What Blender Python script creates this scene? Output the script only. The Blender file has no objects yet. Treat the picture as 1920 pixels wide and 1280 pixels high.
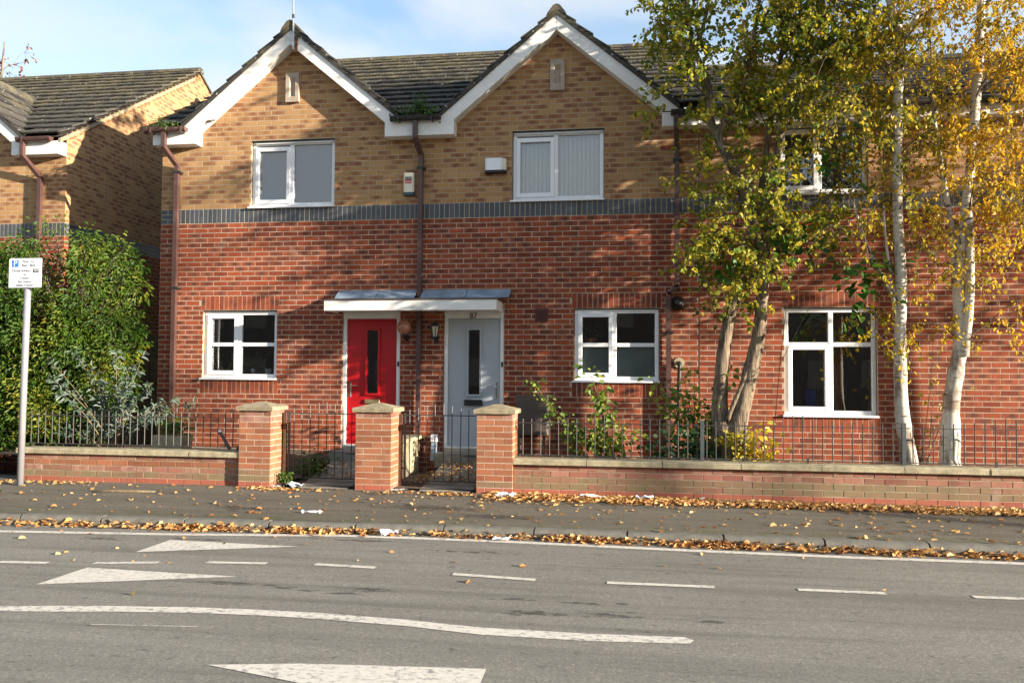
import bpy, math, random
import numpy as np
from mathutils import Vector, Matrix
R = math.radians
random.seed(7)
RNG = np.random.default_rng(11)
S = bpy.context.scene
COL = S.collection

# ------------------------------------------------------------------ camera, sky, sun, exposure
cam = bpy.data.cameras.new('camera')
cam.sensor_width = 36.0
cam.lens = 1573.55 / 1920 * 36
cam.clip_start, cam.clip_end = 0.05, 2000
camo = bpy.data.objects.new('camera', cam)
COL.objects.link(camo)
CAM = Vector((7.402, -12.072, 1.452))
_y, _p, _r = R(-8.6524), R(2.2414), R(0.3729)
fw = Vector((math.sin(_y) * math.cos(_p), math.cos(_y) * math.cos(_p), math.sin(_p)))
rt = Vector((math.cos(_y), -math.sin(_y), 0))
up = rt.cross(fw)
r2 = math.cos(_r) * rt + math.sin(_r) * up
u2 = -math.sin(_r) * rt + math.cos(_r) * up
camo.matrix_world = Matrix(((r2.x, u2.x, -fw.x, CAM.x), (r2.y, u2.y, -fw.y, CAM.y), (r2.z, u2.z, -fw.z, CAM.z), (0, 0, 0, 1)))
S.camera = camo

SUN_AZ, SUN_EL = R(72.5), R(11.8)        # azimuth measured from -Y (behind the camera) towards +X
sd = Vector((math.sin(SUN_AZ) * math.cos(SUN_EL), -math.cos(SUN_AZ) * math.cos(SUN_EL), math.sin(SUN_EL)))
sun = bpy.data.lights.new('sun', 'SUN')
sun.energy, sun.angle, sun.color = 5.0, R(0.55), (1.0, 0.88, 0.72)
suno = bpy.data.objects.new('sun', sun)
COL.objects.link(suno)
suno.rotation_euler = sd.to_track_quat('Z', 'Y').to_euler()

W = bpy.data.worlds.new('World')
S.world = W
W.use_nodes = True
wn = W.node_tree
wn.nodes.clear()
def wnew(t, **k):
    n = wn.nodes.new(t)
    for a, b in k.items():
        setattr(n, a, b)
    return n
sky = wnew('ShaderNodeTexSky', sky_type='NISHITA', sun_disc=False, sun_elevation=SUN_EL,
           sun_rotation=math.atan2(sd.x, sd.y), air_density=1.0, dust_density=0.6, ozone_density=1.6)
bg1 = wnew('ShaderNodeBackground'); bg1.inputs['Strength'].default_value = 0.11
wn.links.new(sky.outputs[0], bg1.inputs['Color'])
bg2 = wnew('ShaderNodeBackground'); bg2.inputs['Color'].default_value = (0.93, 0.97, 1.0, 1); bg2.inputs['Strength'].default_value = 0.31
tc = wnew('ShaderNodeTexCoord'); sp = wnew('ShaderNodeSeparateXYZ'); wn.links.new(tc.outputs['Generated'], sp.inputs[0])
def wm(op, a, b):
    n = wnew('ShaderNodeMath', operation=op)
    for i, v in enumerate((a, b)):
        if hasattr(v, 'node'): wn.links.new(v, n.inputs[i])
        else: n.inputs[i].default_value = v
    return n.outputs[0]
den = wm('ADD', wm('MAXIMUM', sp.outputs[2], 0.0), 0.22)
cb = wnew('ShaderNodeCombineXYZ')
wn.links.new(wm('DIVIDE', sp.outputs[0], den), cb.inputs[0]); wn.links.new(wm('DIVIDE', sp.outputs[1], den), cb.inputs[1])
cn = wnew('ShaderNodeTexNoise'); cn.inputs['Scale'].default_value = 1.5; cn.inputs['Detail'].default_value = 9
cn.inputs['Roughness'].default_value = 0.48; cn.inputs['Distortion'].default_value = 0.5
wn.links.new(cb.outputs[0], cn.inputs['Vector'])
cr = wnew('ShaderNodeMapRange', interpolation_type='SMOOTHSTEP'); cr.inputs['From Min'].default_value = 0.36; cr.inputs['From Max'].default_value = 0.62
wn.links.new(cn.outputs['Fac'], cr.inputs['Value'])
lowz = wnew('ShaderNodeMapRange', interpolation_type='SMOOTHSTEP'); lowz.inputs['From Min'].default_value = 0.46; lowz.inputs['From Max'].default_value = 0.0
lowz.inputs['To Max'].default_value = 0.85
wn.links.new(sp.outputs[2], lowz.inputs['Value'])
cm = wm('MINIMUM', wm('ADD', wm('MULTIPLY', cr.outputs[0], 0.75), lowz.outputs[0]), 0.92)
mx = wnew('ShaderNodeMixShader'); wn.links.new(cm, mx.inputs[0]); wn.links.new(bg1.outputs[0], mx.inputs[1]); wn.links.new(bg2.outputs[0], mx.inputs[2])
wo = wnew('ShaderNodeOutputWorld'); wn.links.new(mx.outputs[0], wo.inputs[0])

S.view_settings.view_transform = 'Standard'
S.view_settings.look = 'None'
S.view_settings.exposure = 1.7
S.view_settings.gamma = 1.0
S.view_settings.use_curve_mapping = False
S.render.resolution_x, S.render.resolution_y = 1024, 682
S.cycles.max_bounces = 8
S.cycles.transparent_max_bounces = 16

# ------------------------------------------------------------------ node helpers
class NT:
    def __init__(s, name):
        s.m = bpy.data.materials.new(name)
        s.m.use_nodes = True
        s.t = s.m.node_tree
        s.t.nodes.clear()
        s.out = s.t.nodes.new('ShaderNodeOutputMaterial')
    def n(s, typ, ins=None, **k):
        nd = s.t.nodes.new(typ)
        for a, b in k.items():
            setattr(nd, a, b)
        for key, v in (ins or {}).items():
            s.put(nd.inputs[key], v)
        return nd
    def put(s, sock, v):
        if isinstance(v, bpy.types.NodeSocket): s.t.links.new(v, sock)
        elif isinstance(v, tuple) and len(v) == 3 and sock.type == 'RGBA': sock.default_value = (*v, 1)
        else: sock.default_value = v
    def math(s, op, a, b=0.0, clamp=False):
        return s.n('ShaderNodeMath', {0: a, 1: b}, operation=op, use_clamp=clamp).outputs[0]
    def noise(s, vec, scale, detail=4.0, rough=0.55, dist=0.0):
        return s.n('ShaderNodeTexNoise', {'Vector': vec, 'Scale': scale, 'Detail': detail, 'Roughness': rough, 'Distortion': dist}).outputs['Fac']
    def ramp(s, fac, stops, interp='LINEAR'):
        nd = s.n('ShaderNodeValToRGB', {'Fac': fac})
        cr_ = nd.color_ramp
        cr_.interpolation = interp
        while len(cr_.elements) < len(stops): cr_.elements.new(0.5)
        for e, (p_, c) in zip(cr_.elements, stops):
            e.position = p_
            e.color = (*c, 1)
        return nd.outputs[0]
    def mix(s, fac, a, b, blend='MIX'):
        nd = s.n('ShaderNodeMix', data_type='RGBA', blend_type=blend)
        s.put(nd.inputs[0], fac); s.put(nd.inputs[6], a); s.put(nd.inputs[7], b)
        return nd.outputs[2]
    def step(s, x, a, b, lo=0.0, hi=1.0):
        return s.n('ShaderNodeMapRange', {'Value': x, 'From Min': a, 'From Max': b, 'To Min': lo, 'To Max': hi}, interpolation_type='SMOOTHSTEP').outputs[0]
    def pos(s):
        return s.n('ShaderNodeNewGeometry').outputs['Position']
    def scaled(s, vec, v3):
        return s.n('ShaderNodeVectorMath', {0: vec, 1: v3}, operation='MULTIPLY').outputs[0]
    def rnd(s):
        oi = s.n('ShaderNodeObjectInfo').outputs['Random']
        g = s.n('ShaderNodeNewGeometry').outputs['Random Per Island']
        w = s.math('ADD', s.math('MULTIPLY', oi, 97.31), s.math('MULTIPLY', g, 53.17))
        nd = s.n('ShaderNodeTexWhiteNoise', {'W': w}, noise_dimensions='1D')
        return nd.outputs['Value'], nd.outputs['Color']
    def bump(s, h, strength=0.3, dist=0.01):
        return s.n('ShaderNodeBump', {'Height': h, 'Strength': strength, 'Distance': dist}).outputs[0]
    def bsdf(s, color, rough=0.8, normal=None, metal=0.0, spec=0.5, **k):
        nd = s.n('ShaderNodeBsdfPrincipled', {'Base Color': color, 'Roughness': rough, 'Metallic': metal, 'Specular IOR Level': spec})
        if normal is not None: s.put(nd.inputs['Normal'], normal)
        s.t.links.new(nd.outputs[0], s.out.inputs[0])
        return nd

MATS = {}
def plain(name, col, rough=0.6, metal=0.0, var=0.12, nscale=9.0, bump=0.0, spec=0.5, dirt=None, dirt_amt=0.5):
    if name in MATS: return MATS[name]
    t = NT(name)
    p_ = t.pos()
    nz = t.noise(p_, nscale, 5)
    c = t.mix(t.math('MULTIPLY', t.step(nz, 0.3, 0.7), 1.0), tuple(x * (1 - var) for x in col), tuple(min(1, x * (1 + var)) for x in col))
    if dirt:
        d = t.step(t.noise(p_, nscale * 0.7, 8, 0.7), 0.52, 0.72)
        c = t.mix(t.math('MULTIPLY', d, dirt_amt), c, dirt)
    nrm = t.bump(t.noise(p_, nscale * 9, 4), bump, 0.01) if bump else None
    t.bsdf(c, rough, nrm, metal, spec)
    MATS[name] = t.m
    return t.m

def brick_mat(name, cols, dark, smudge=0.8, often=0.45, bleach=0.0, moss=0.0, rough=0.88, spec=0.25):
    t = NT(name)
    v, c3 = t.rnd()
    sc = t.n('ShaderNodeSeparateColor', {'Color': c3})
    p_ = t.pos()
    base = t.ramp(v, [(i / (len(cols) - 1), c) for i, c in enumerate(cols)])
    uv = t.n('ShaderNodeUVMap').outputs[0]
    su = t.n('ShaderNodeSeparateXYZ', {0: uv})
    nz = t.noise(p_, 22, 3)
    du = t.math('ABSOLUTE', t.math('SUBTRACT', su.outputs[0], t.math('ADD', 0.35, t.math('MULTIPLY', sc.outputs[2], 0.3))))
    dv = t.math('ABSOLUTE', t.math('SUBTRACT', su.outputs[1], 0.5))
    e = t.math('ADD', t.math('MULTIPLY', du, 2.2), t.math('MULTIPLY', dv, 1.5))
    e = t.math('ADD', e, t.math('MULTIPLY', t.math('SUBTRACT', nz, 0.5), 1.3))
    has = t.step(sc.outputs[0], often, often + 0.25)
    sm = t.math('MULTIPLY', t.math('MULTIPLY', t.step(e, 1.05, 0.35), has), t.math('MULTIPLY', t.math('ADD', 0.45, t.math('MULTIPLY', sc.outputs[1], 0.55)), smudge))
    c = t.mix(sm, base, dark)
    g1 = t.noise(p_, 60, 6, 0.7)
    c = t.mix(0.55, c, t.ramp(g1, [(0.25, (0.35, 0.35, 0.35)), (0.5, (0.5, 0.5, 0.5)), (0.8, (0.72, 0.7, 0.68))]), 'OVERLAY')
    lf = t.noise(p_, 0.9, 4)
    c = t.mix(0.35, c, t.ramp(lf, [(0.3, (0.40, 0.40, 0.42)), (0.7, (0.60, 0.59, 0.57))]), 'OVERLAY')
    vs = t.step(t.noise(t.scaled(p_, (2.6, 2.6, .45)), 1.3, 6, 0.65, 0.3), 0.52, 0.70)
    c = t.mix(t.math('MULTIPLY', vs, 0.32), c, tuple(x * .55 for x in cols[0]))
    if bleach:
        b = t.math('MULTIPLY', t.step(t.noise(p_, 2.6, 7, 0.65, 0.6), 0.57, 0.74), bleach)
        c = t.mix(b, c, (0.50, 0.40, 0.34))
    if moss:
        b = t.math('MULTIPLY', t.step(t.noise(p_, 3.5, 6, 0.65), 0.40, 0.62), moss)
        c = t.mix(b, c, (0.185, 0.165, 0.085))
    t.bsdf(c, rough, t.bump(t.noise(p_, 140, 5, 0.7), 0.35, 0.004), 0, spec)
    MATS[name] = t.m
    return t.m

brick_mat('red_brick', [(0.150, 0.036, 0.019), (0.25, 0.056, 0.025), (0.31, 0.078, 0.033), (0.20, 0.050, 0.025), (0.28, 0.082, 0.038)], (0.070, 0.038, 0.030), 0.9, 0.34, bleach=0.2)
brick_mat('buff_brick', [(0.34, 0.190, 0.082), (0.40, 0.237, 0.106), (0.29, 0.150, 0.066), (0.36, 0.198, 0.085), (0.23, 0.108, 0.054)], (0.17, 0.065, 0.042), 0.9, 0.32, bleach=0.12)
brick_mat('blue_brick', [(0.052, 0.060, 0.070), (0.068, 0.077, 0.088), (0.044, 0.050, 0.060), (0.082, 0.089, 0.100)], (0.03, 0.034, 0.045), 0.5, 0.6, rough=0.5, spec=0.5)
brick_mat('orange_brick', [(0.29, 0.100, 0.050), (0.35, 0.135, 0.070), (0.23, 0.078, 0.042), (0.32, 0.145, 0.080)], (0.22, 0.07, 0.04), 0.6, 0.5, bleach=0.25, moss=0.18)
brick_mat('garden_brick', [(0.17, 0.062, 0.044), (0.34, 0.145, 0.105), (0.21, 0.078, 0.055), (0.42, 0.22, 0.17), (0.25, 0.115, 0.075)], (0.14, 0.055, 0.04), 0.5, 0.5, bleach=0.7, moss=0.25)
brick_mat('mossy_brick', [(0.23, 0.135, 0.085), (0.21, 0.15, 0.085), (0.27, 0.135, 0.09), (0.22, 0.165, 0.095), (0.25, 0.11, 0.075)], (0.14, 0.09, 0.05), 0.5, 0.5, bleach=0.2, moss=0.5)
brick_mat('foot_brick', [(0.32, 0.095, 0.06), (0.37, 0.115, 0.072), (0.28, 0.085, 0.056)], (0.25, 0.08, 0.05), 0.3, 0.6, bleach=0.25, moss=0.12)
plain('mortar', (0.41, 0.34, 0.255), 0.95, var=0.2, nscale=5, bump=0.3)
plain('buff_mortar', (0.37, 0.30, 0.21), 0.95, var=0.2, nscale=5, bump=0.3)
plain('dark_mortar', (0.30, 0.25, 0.17), 0.95, var=0.3, nscale=6, bump=0.3)
plain('white_upvc', (0.78, 0.79, 0.80), 0.35, var=0.02, nscale=3, dirt=(0.55, 0.53, 0.47), dirt_amt=0.12)
plain('old_white', (0.74, 0.73, 0.70), 0.5, var=0.04, nscale=4, dirt=(0.34, 0.34, 0.26), dirt_amt=0.42)
plain('brown_pvc', (0.080, 0.040, 0.034), 0.4, var=0.15, nscale=6, dirt=(0.16, 0.10, 0.085), dirt_amt=0.5)
plain('black_pvc', (0.022, 0.018, 0.017), 0.45, var=0.2)
plain('lead_flashing', (0.20, 0.26, 0.33), 0.55, var=0.2, nscale=5, dirt=(0.38, 0.40, 0.42), dirt_amt=0.5, spec=0.4)
plain('red_paint', (0.42, 0.006, 0.010), 0.35, var=0.03)
plain('grey_paint', (0.36, 0.40, 0.43), 0.4, var=0.03)
plain('brass', (0.50, 0.40, 0.20), 0.4, metal=0.8, var=0.1)
plain('chrome', (0.75, 0.76, 0.78), 0.18, metal=1.0, var=0.02)
plain('black_iron', (0.045, 0.041, 0.040), 0.45, var=0.25, nscale=20, dirt=(0.075, 0.045, 0.03), dirt_amt=0.4)
plain('post_iron', (0.055, 0.065, 0.068), 0.45, var=0.2)
plain('rust', (0.10, 0.042, 0.022), 0.85, var=0.4, nscale=30, bump=0.3)
plain('stone', (0.36, 0.29, 0.225), 0.9, var=0.1, nscale=12, bump=0.2)
plain('coping_stone', (0.33, 0.285, 0.185), 0.93, var=0.22, nscale=9, bump=0.5, dirt=(0.16, 0.155, 0.06), dirt_amt=0.75)
plain('cap_stone', (0.27, 0.225, 0.145), 0.93, var=0.22, nscale=11, bump=0.5, dirt=(0.12, 0.11, 0.06), dirt_amt=0.7)
plain('kerb_concrete', (0.135, 0.128, 0.108), 0.9, var=0.2, nscale=8, bump=0.4, dirt=(0.09, 0.085, 0.07), dirt_amt=0.7)
plain('path_concrete', (0.21, 0.20, 0.165), 0.95, var=0.25, nscale=4, bump=0.4, dirt=(0.10, 0.105, 0.05), dirt_amt=0.7)
plain('soil', (0.085, 0.06, 0.04), 1.0, var=0.4, nscale=10, bump=0.8)
plain('earth_ground', (0.11, 0.10, 0.07), 1.0, var=0.3, nscale=2)
plain('room_wall', (0.55, 0.50, 0.43), 0.9, var=0.05)
plain('room_dark', (0.20, 0.17, 0.14), 0.9, var=0.1)
plain('curtain_grey', (0.10, 0.165, 0.235), 0.9, var=0.05)
plain('blind_white', (0.66, 0.69, 0.70), 0.8, var=0.03)
plain('film_grey', (0.25, 0.30, 0.30), 0.5, var=0.12, nscale=3)
plain('paper_white', (0.80, 0.80, 0.82), 0.6, var=0.05)
plain('sign_white', (0.80, 0.80, 0.83), 0.35, var=0.01)
plain('sign_blue', (0.03, 0.17, 0.62), 0.4, var=0.0)
plain('ink_black', (0.012, 0.012, 0.014), 0.5, var=0.0)
plain('ink_grey', (0.11, 0.11, 0.12), 0.5, var=0.0)
plain('pole_grey', (0.31, 0.305, 0.32), 0.38, metal=0.3, var=0.06)
plain('cream_plastic', (0.70, 0.65, 0.50), 0.4, var=0.03)
plain('petrol_plastic', (0.015, 0.055, 0.075), 0.4, var=0.03)
plain('label_red', (0.62, 0.07, 0.05), 0.5, var=0.02)
plain('terracotta', (0.42, 0.16, 0.07), 0.8, var=0.1)
plain('fence_wood', (0.085, 0.062, 0.042), 0.9, var=0.3, nscale=14, bump=0.4)
plain('bark_twig', (0.105, 0.075, 0.052), 0.9, var=0.3, nscale=25)
plain('shrub_stem', (0.16, 0.12, 0.065), 0.85, var=0.3, nscale=25)
plain('antenna_metal', (0.42, 0.42, 0.44), 0.35, metal=0.7, var=0.1)
plain('blue_plastic', (0.02, 0.05, 0.32), 0.5, var=0.02)
plain('brown_metal', (0.085, 0.062, 0.050), 0.45, var=0.15, nscale=5)
plain('vent_brown', (0.09, 0.030, 0.020), 0.6, var=0.1)
plain('pebble_white', (0.62, 0.60, 0.56), 0.9, var=0.15)

def glass_mat():
    t = NT('window_glass')
    fr = t.n('ShaderNodeFresnel', {'IOR': 1.5}).outputs[0]
    f = t.math('ADD', t.math('MULTIPLY', fr, 3.0), 0.06, True)
    g = t.n('ShaderNodeBsdfGlossy', {'Color': (0.95, 0.98, 1.0), 'Roughness': 0.004})
    tr = t.n('ShaderNodeBsdfTransparent', {'Color': (0.80, 0.85, 0.84)})
    nz = t.noise(t.pos(), 1.6, 2)
    t.put(g.inputs['Normal'], t.bump(nz, 0.06, 0.02))
    m = t.n('ShaderNodeMixShader', {0: f, 1: tr.outputs[0], 2: g.outputs[0]})
    t.t.links.new(m.outputs[0], t.out.inputs[0])
    MATS['glass'] = t.m
    t = NT('clear_edge')
    tr = t.n('ShaderNodeBsdfTransparent', {'Color': (1, 1, 1)})
    t.t.links.new(tr.outputs[0], t.out.inputs[0])
    MATS['clear'] = t.m
glass_mat()

def tile_mat():
    t = NT('roof_tile_concrete')
    v, c3 = t.rnd()
    p_ = t.pos()
    base = t.ramp(v, [(0, (0.042, 0.040, 0.038)), (0.5, (0.060, 0.056, 0.050)), (1, (0.080, 0.074, 0.064))])
    z = t.n('ShaderNodeSeparateXYZ', {0: p_}).outputs[2]
    hi = t.step(z, 5.6, 7.6, 0.0, 0.16)
    ms = t.step(t.math('ADD', t.noise(p_, 2.2, 8, 0.7), hi), 0.52, 0.74)
    c = t.mix(t.math('MULTIPLY', ms, 0.75), base, t.ramp(t.noise(p_, 9, 4), [(0.35, (0.105, 0.092, 0.045)), (0.65, (0.15, 0.132, 0.088))]))
    li = t.step(t.noise(p_, 16, 3, 0.5, 0.4), 0.665, 0.70)
    c = t.mix(t.math('MULTIPLY', li, 0.85), c, (0.42, 0.41, 0.37))
    t.bsdf(c, 0.92, t.bump(t.noise(p_, 45, 5), 0.5, 0.01), 0, 0.2)
    MATS['roof_tile'] = t.m
tile_mat()

def asphalt(name, a, b, stains=(), moss=False, rough=0.85):
    t = NT(name)
    p_ = t.pos()
    fine = t.noise(p_, 240, 3, 0.7)
    agg = t.n('ShaderNodeTexVoronoi', {'Vector': p_, 'Scale': 95.0}).outputs['Color']
    ag = t.n('ShaderNodeSeparateColor', {'Color': agg}).outputs[0]
    lf = t.noise(t.scaled(p_, (0.35, 1.6, 1)), 1.3, 6, 0.6)
    c = t.mix(t.step(lf, 0.3, 0.7), a, b)
    c = t.mix(0.75, c, t.ramp(ag, [(0, (0.34, 0.34, 0.35)), (0.6, (0.5, 0.5, 0.5)), (0.92, (0.58, 0.58, 0.57)), (1, (0.85, 0.83, 0.8))]), 'OVERLAY')
    tr = t.noise(t.scaled(p_, (0.12, 3.2, 1)), 1.6, 5, 0.6)
    c = t.mix(t.math('MULTIPLY', t.step(tr, 0.48, 0.68), 0.5), c, tuple(x * 0.55 for x in a))
    spk = t.step(t.noise(t.scaled(p_, (0.7, 1.3, 1)), 13, 6, 0.65), 0.60, 0.68)
    c = t.mix(t.math('MULTIPLY', spk, 0.6), c, tuple(x * 0.3 for x in a))
    sp2 = t.math('MULTIPLY', t.step(t.noise(t.scaled(p_, (0.9, 2.0, 1)), 6.5, 7, 0.72), 0.635, 0.685), t.step(t.noise(p_, .7, 3), .42, .6))
    c = t.mix(t.math('MULTIPLY', sp2, 0.6), c, tuple(x * 0.3 for x in a))
    if stains:
        wob = t.math('MULTIPLY', t.math('SUBTRACT', t.noise(t.scaled(p_, (0.8, 2.2, 1)), 11, 8, 0.75), 0.47), 6.5)
        tot = None
        for (sx, sy, rx, ry) in stains:
            d = t.n('ShaderNodeVectorMath', {0: p_, 1: (sx, sy, 0)}, operation='SUBTRACT').outputs[0]
            d = t.scaled(d, (1 / rx, 1 / ry, 0))
            l = t.n('ShaderNodeVectorMath', {0: d}, operation='LENGTH').outputs['Value']
            m_ = t.math('MULTIPLY', t.step(t.math('ADD', l, wob), 0.95, 0.70), t.step(l, 2.1, 1.3))
            tot = m_ if tot is None else t.math('MAXIMUM', tot, m_)
        c = t.mix(t.math('MULTIPLY', tot, 0.85), c, tuple(x * 0.28 for x in a))
    if moss:
        yy = t.n('ShaderNodeSeparateXYZ', {0: p_}).outputs[1]
        near = t.step(yy, -3.55, -4.0)
        ms = t.step(t.math('ADD', t.noise(p_, 6, 7, 0.7), t.math('MULTIPLY', near, 0.13)), 0.57, 0.70)
        c = t.mix(t.math('MULTIPLY', ms, 0.55), c, (0.075, 0.085, 0.03))
    t.bsdf(c, rough, t.bump(t.math('ADD', fine, ag), 0.45, 0.006), 0, 0.35)
    MATS[name] = t.m
asphalt('road_asphalt', (0.185, 0.174, 0.150), (0.222, 0.210, 0.182),
        [(4.35, -6.16, .30, .05), (4.8, -6.2, .14, .06), (5.05, -6.24, .10, .04), (5.45, -6.16, .22, .08), (5.35, -6.28, .16, .04), (6.55, -6.23, .20, .035),
         (6.98, -6.25, .16, .03), (7.28, -6.22, .05, .03), (7.85, -6.54, .10, .05), (6.7, -6.55, .25, .06), (2.4, -4.80, .28, .06), (3.4, -4.68, .2, .05), (5.9, -4.75, .5, .05), (4.9, -4.45, .35, .05), (7.2, -6.5, .2, .05)])
asphalt('pavement_asphalt', (0.112, 0.099, 0.076), (0.145, 0.128, 0.098), [(5.1, -3.1, .7, .18), (3.2, -3.5, .4, .12), (5.9, -3.5, .5, .12)], moss=True, rough=0.9)

def paint_mat():
    t = NT('road_paint')
    p_ = t.pos()
    w = t.step(t.noise(t.scaled(p_, (0.8, 1.3, 1)), 26, 8, 0.80), 0.515, 0.575)
    w2 = t.step(t.noise(p_, 2.2, 4), 0.35, 0.65)
    c = t.mix(t.noise(p_, 30, 5), (0.55, 0.51, 0.44), (0.70, 0.66, 0.58))
    c = t.mix(t.math('MULTIPLY', w, t.math('ADD', 0.35, t.math('MULTIPLY', w2, 0.6))), c, (0.16, 0.155, 0.148))
    t.bsdf(c, 0.75, t.bump(t.noise(p_, 160, 4), 0.3, 0.004), 0, 0.3)
    MATS['road_paint'] = t.m
paint_mat()

def leaf_mat(name, stops, trans=0.4, clump=0.35, back=None, rough=0.5):
    t = NT(name)
    v, c3 = t.rnd()
    lf = t.noise(t.pos(), 1.3, 3)
    f = t.math('ADD', t.math('MULTIPLY', v, 1 - clump), t.math('MULTIPLY', t.step(lf, 0.3, 0.7), clump), True)
    c = t.ramp(f, stops)
    if back is not None:
        bf = t.n('ShaderNodeNewGeometry').outputs['Backfacing']
        c = t.mix(bf, c, back)
    b = t.n('ShaderNodeBsdfPrincipled', {'Base Color': c, 'Roughness': rough, 'Specular IOR Level': 0.35})
    tr = t.n('ShaderNodeBsdfTranslucent', {'Color': t.mix(0.5, c, (1.0, 0.9, 0.3), 'MULTIPLY')})
    m = t.n('ShaderNodeMixShader', {0: trans, 1: b.outputs[0], 2: tr.outputs[0]})
    t.t.links.new(m.outputs[0], t.out.inputs[0])
    MATS[name] = t.m
leaf_mat('leaf_willow', [(0, (0.05, 0.11, 0.016)), (0.25, (0.12, 0.19, 0.022)), (0.5, (0.31, 0.33, 0.036)), (0.75, (0.55, 0.45, 0.045)), (1, (0.56, 0.34, 0.035))], trans=0.5)
leaf_mat('leaf_birch', [(0, (0.15, 0.17, 0.024)), (0.2, (0.36, 0.28, 0.03)), (0.5, (0.62, 0.44, 0.036)), (0.85, (0.66, 0.38, 0.026)), (1, (0.45, 0.18, 0.025))], trans=0.5)
leaf_mat('leaf_birch_green', [(0, (0.07, 0.12, 0.016)), (0.3, (0.20, 0.21, 0.024)), (0.6, (0.54, 0.44, 0.036)), (1, (0.62, 0.38, 0.028))], trans=0.5)
leaf_mat('leaf_street', [(0, (0.05, 0.09, 0.015)), (0.5, (0.2, 0.17, 0.02)), (1, (0.4, 0.2, 0.02))])
leaf_mat('leaf_sycamore', [(0, (0.025, 0.085, 0.010)), (0.6, (0.05, 0.14, 0.016)), (1, (0.10, 0.17, 0.018))])
leaf_mat('leaf_bush', [(0, (0.024, 0.065, 0.012)), (0.35, (0.058, 0.13, 0.017)), (0.65, (0.115, 0.185, 0.02)), (0.88, (0.29, 0.29, 0.03)), (1, (0.32, 0.18, 0.03))], clump=0.55, trans=0.45)
leaf_mat('leaf_silver', [(0, (0.035, 0.075, 0.035)), (0.6, (0.065, 0.115, 0.06)), (1, (0.15, 0.19, 0.15))], trans=0.2, back=(0.16, 0.20, 0.175))
leaf_mat('leaf_rose', [(0, (0.05, 0.11, 0.018)), (0.6, (0.15, 0.23, 0.03)), (0.9, (0.33, 0.34, 0.045)), (1, (0.45, 0.28, 0.04))])
leaf_mat('leaf_ivy', [(0, (0.015, 0.045, 0.014)), (0.7, (0.035, 0.085, 0.024)), (1, (0.06, 0.12, 0.03))])
leaf_mat('leaf_yellow', [(0, (0.16, 0.19, 0.02)), (0.4, (0.46, 0.38, 0.03)), (1, (0.58, 0.42, 0.03))])
leaf_mat('leaf_weed', [(0, (0.03, 0.075, 0.012)), (0.6, (0.075, 0.15, 0.02)), (1, (0.16, 0.21, 0.035))])
leaf_mat('leaf_far', [(0, (0.22, 0.10, 0.08)), (1, (0.40, 0.20, 0.16))])
leaf_mat('leaf_dead', [(0, (0.16, 0.066, 0.024)), (0.2, (0.36, 0.15, 0.045)), (0.55, (0.58, 0.32, 0.115)), (0.85, (0.68, 0.45, 0.21)), (1, (0.66, 0.45, 0.08))], trans=0.15, clump=0.1, rough=0.7)

def bark(name, a, b, birch=False):
    t = NT(name)
    p_ = t.pos()
    if birch:
        n1 = t.noise(t.scaled(p_, (4.5, 4.5, 26)), 1.0, 4, 0.6)
        z = t.n('ShaderNodeSeparateXYZ', {0: p_}).outputs[2]
        n2 = t.noise(t.scaled(p_, (5, 5, 2.0)), 1.0, 5, 0.7)
        c = t.mix(t.noise(p_, 8, 4), a, b)
        c = t.mix(t.math('MULTIPLY', t.step(n1, 0.565, 0.64), 0.9), c, (0.05, 0.042, 0.035))
        c = t.mix(t.math('MULTIPLY', t.step(n2, 0.48, 0.62), 0.8), c, (0.17, 0.11, 0.07))
        t.bsdf(c, 0.8, t.bump(n1, 0.4, 0.02), 0, 0.2)
    else:
        n1 = t.noise(t.scaled(p_, (22, 22, 3.0)), 1.0, 6, 0.65, 0.6)
        c = t.mix(t.step(n1, 0.36, 0.62), b, a)
        c = t.mix(t.math('MULTIPLY', t.step(t.noise(p_, 4, 5), 0.5, 0.7), 0.4), c, (0.12, 0.12, 0.06))
        t.bsdf(c, 0.92, t.bump(n1, 1.0, 0.03), 0, 0.15)
    MATS[name] = t.m
bark('cracked_bark', (0.26, 0.20, 0.14), (0.075, 0.055, 0.040))
bark('birch_bark', (0.60, 0.56, 0.48), (0.44, 0.39, 0.31), True)

# ------------------------------------------------------------------ geometry helpers
WT = {}
def wt(o):
    return WT.get(o.name, Vector((0, 0, 0))) if o is not None else Vector((0, 0, 0))

def thing(name, label, cat, loc, group=None):
    o = bpy.data.objects.new(name, None)
    o.empty_display_size = 0.2
    COL.objects.link(o)
    o.location = loc
    WT[o.name] = Vector(loc)
    o['label'] = label
    o['category'] = cat
    if group: o['group'] = group
    return o

def tag(o, label, cat, group=None):
    o['label'] = label
    o['category'] = cat
    if group: o['group'] = group
    return o

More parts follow.
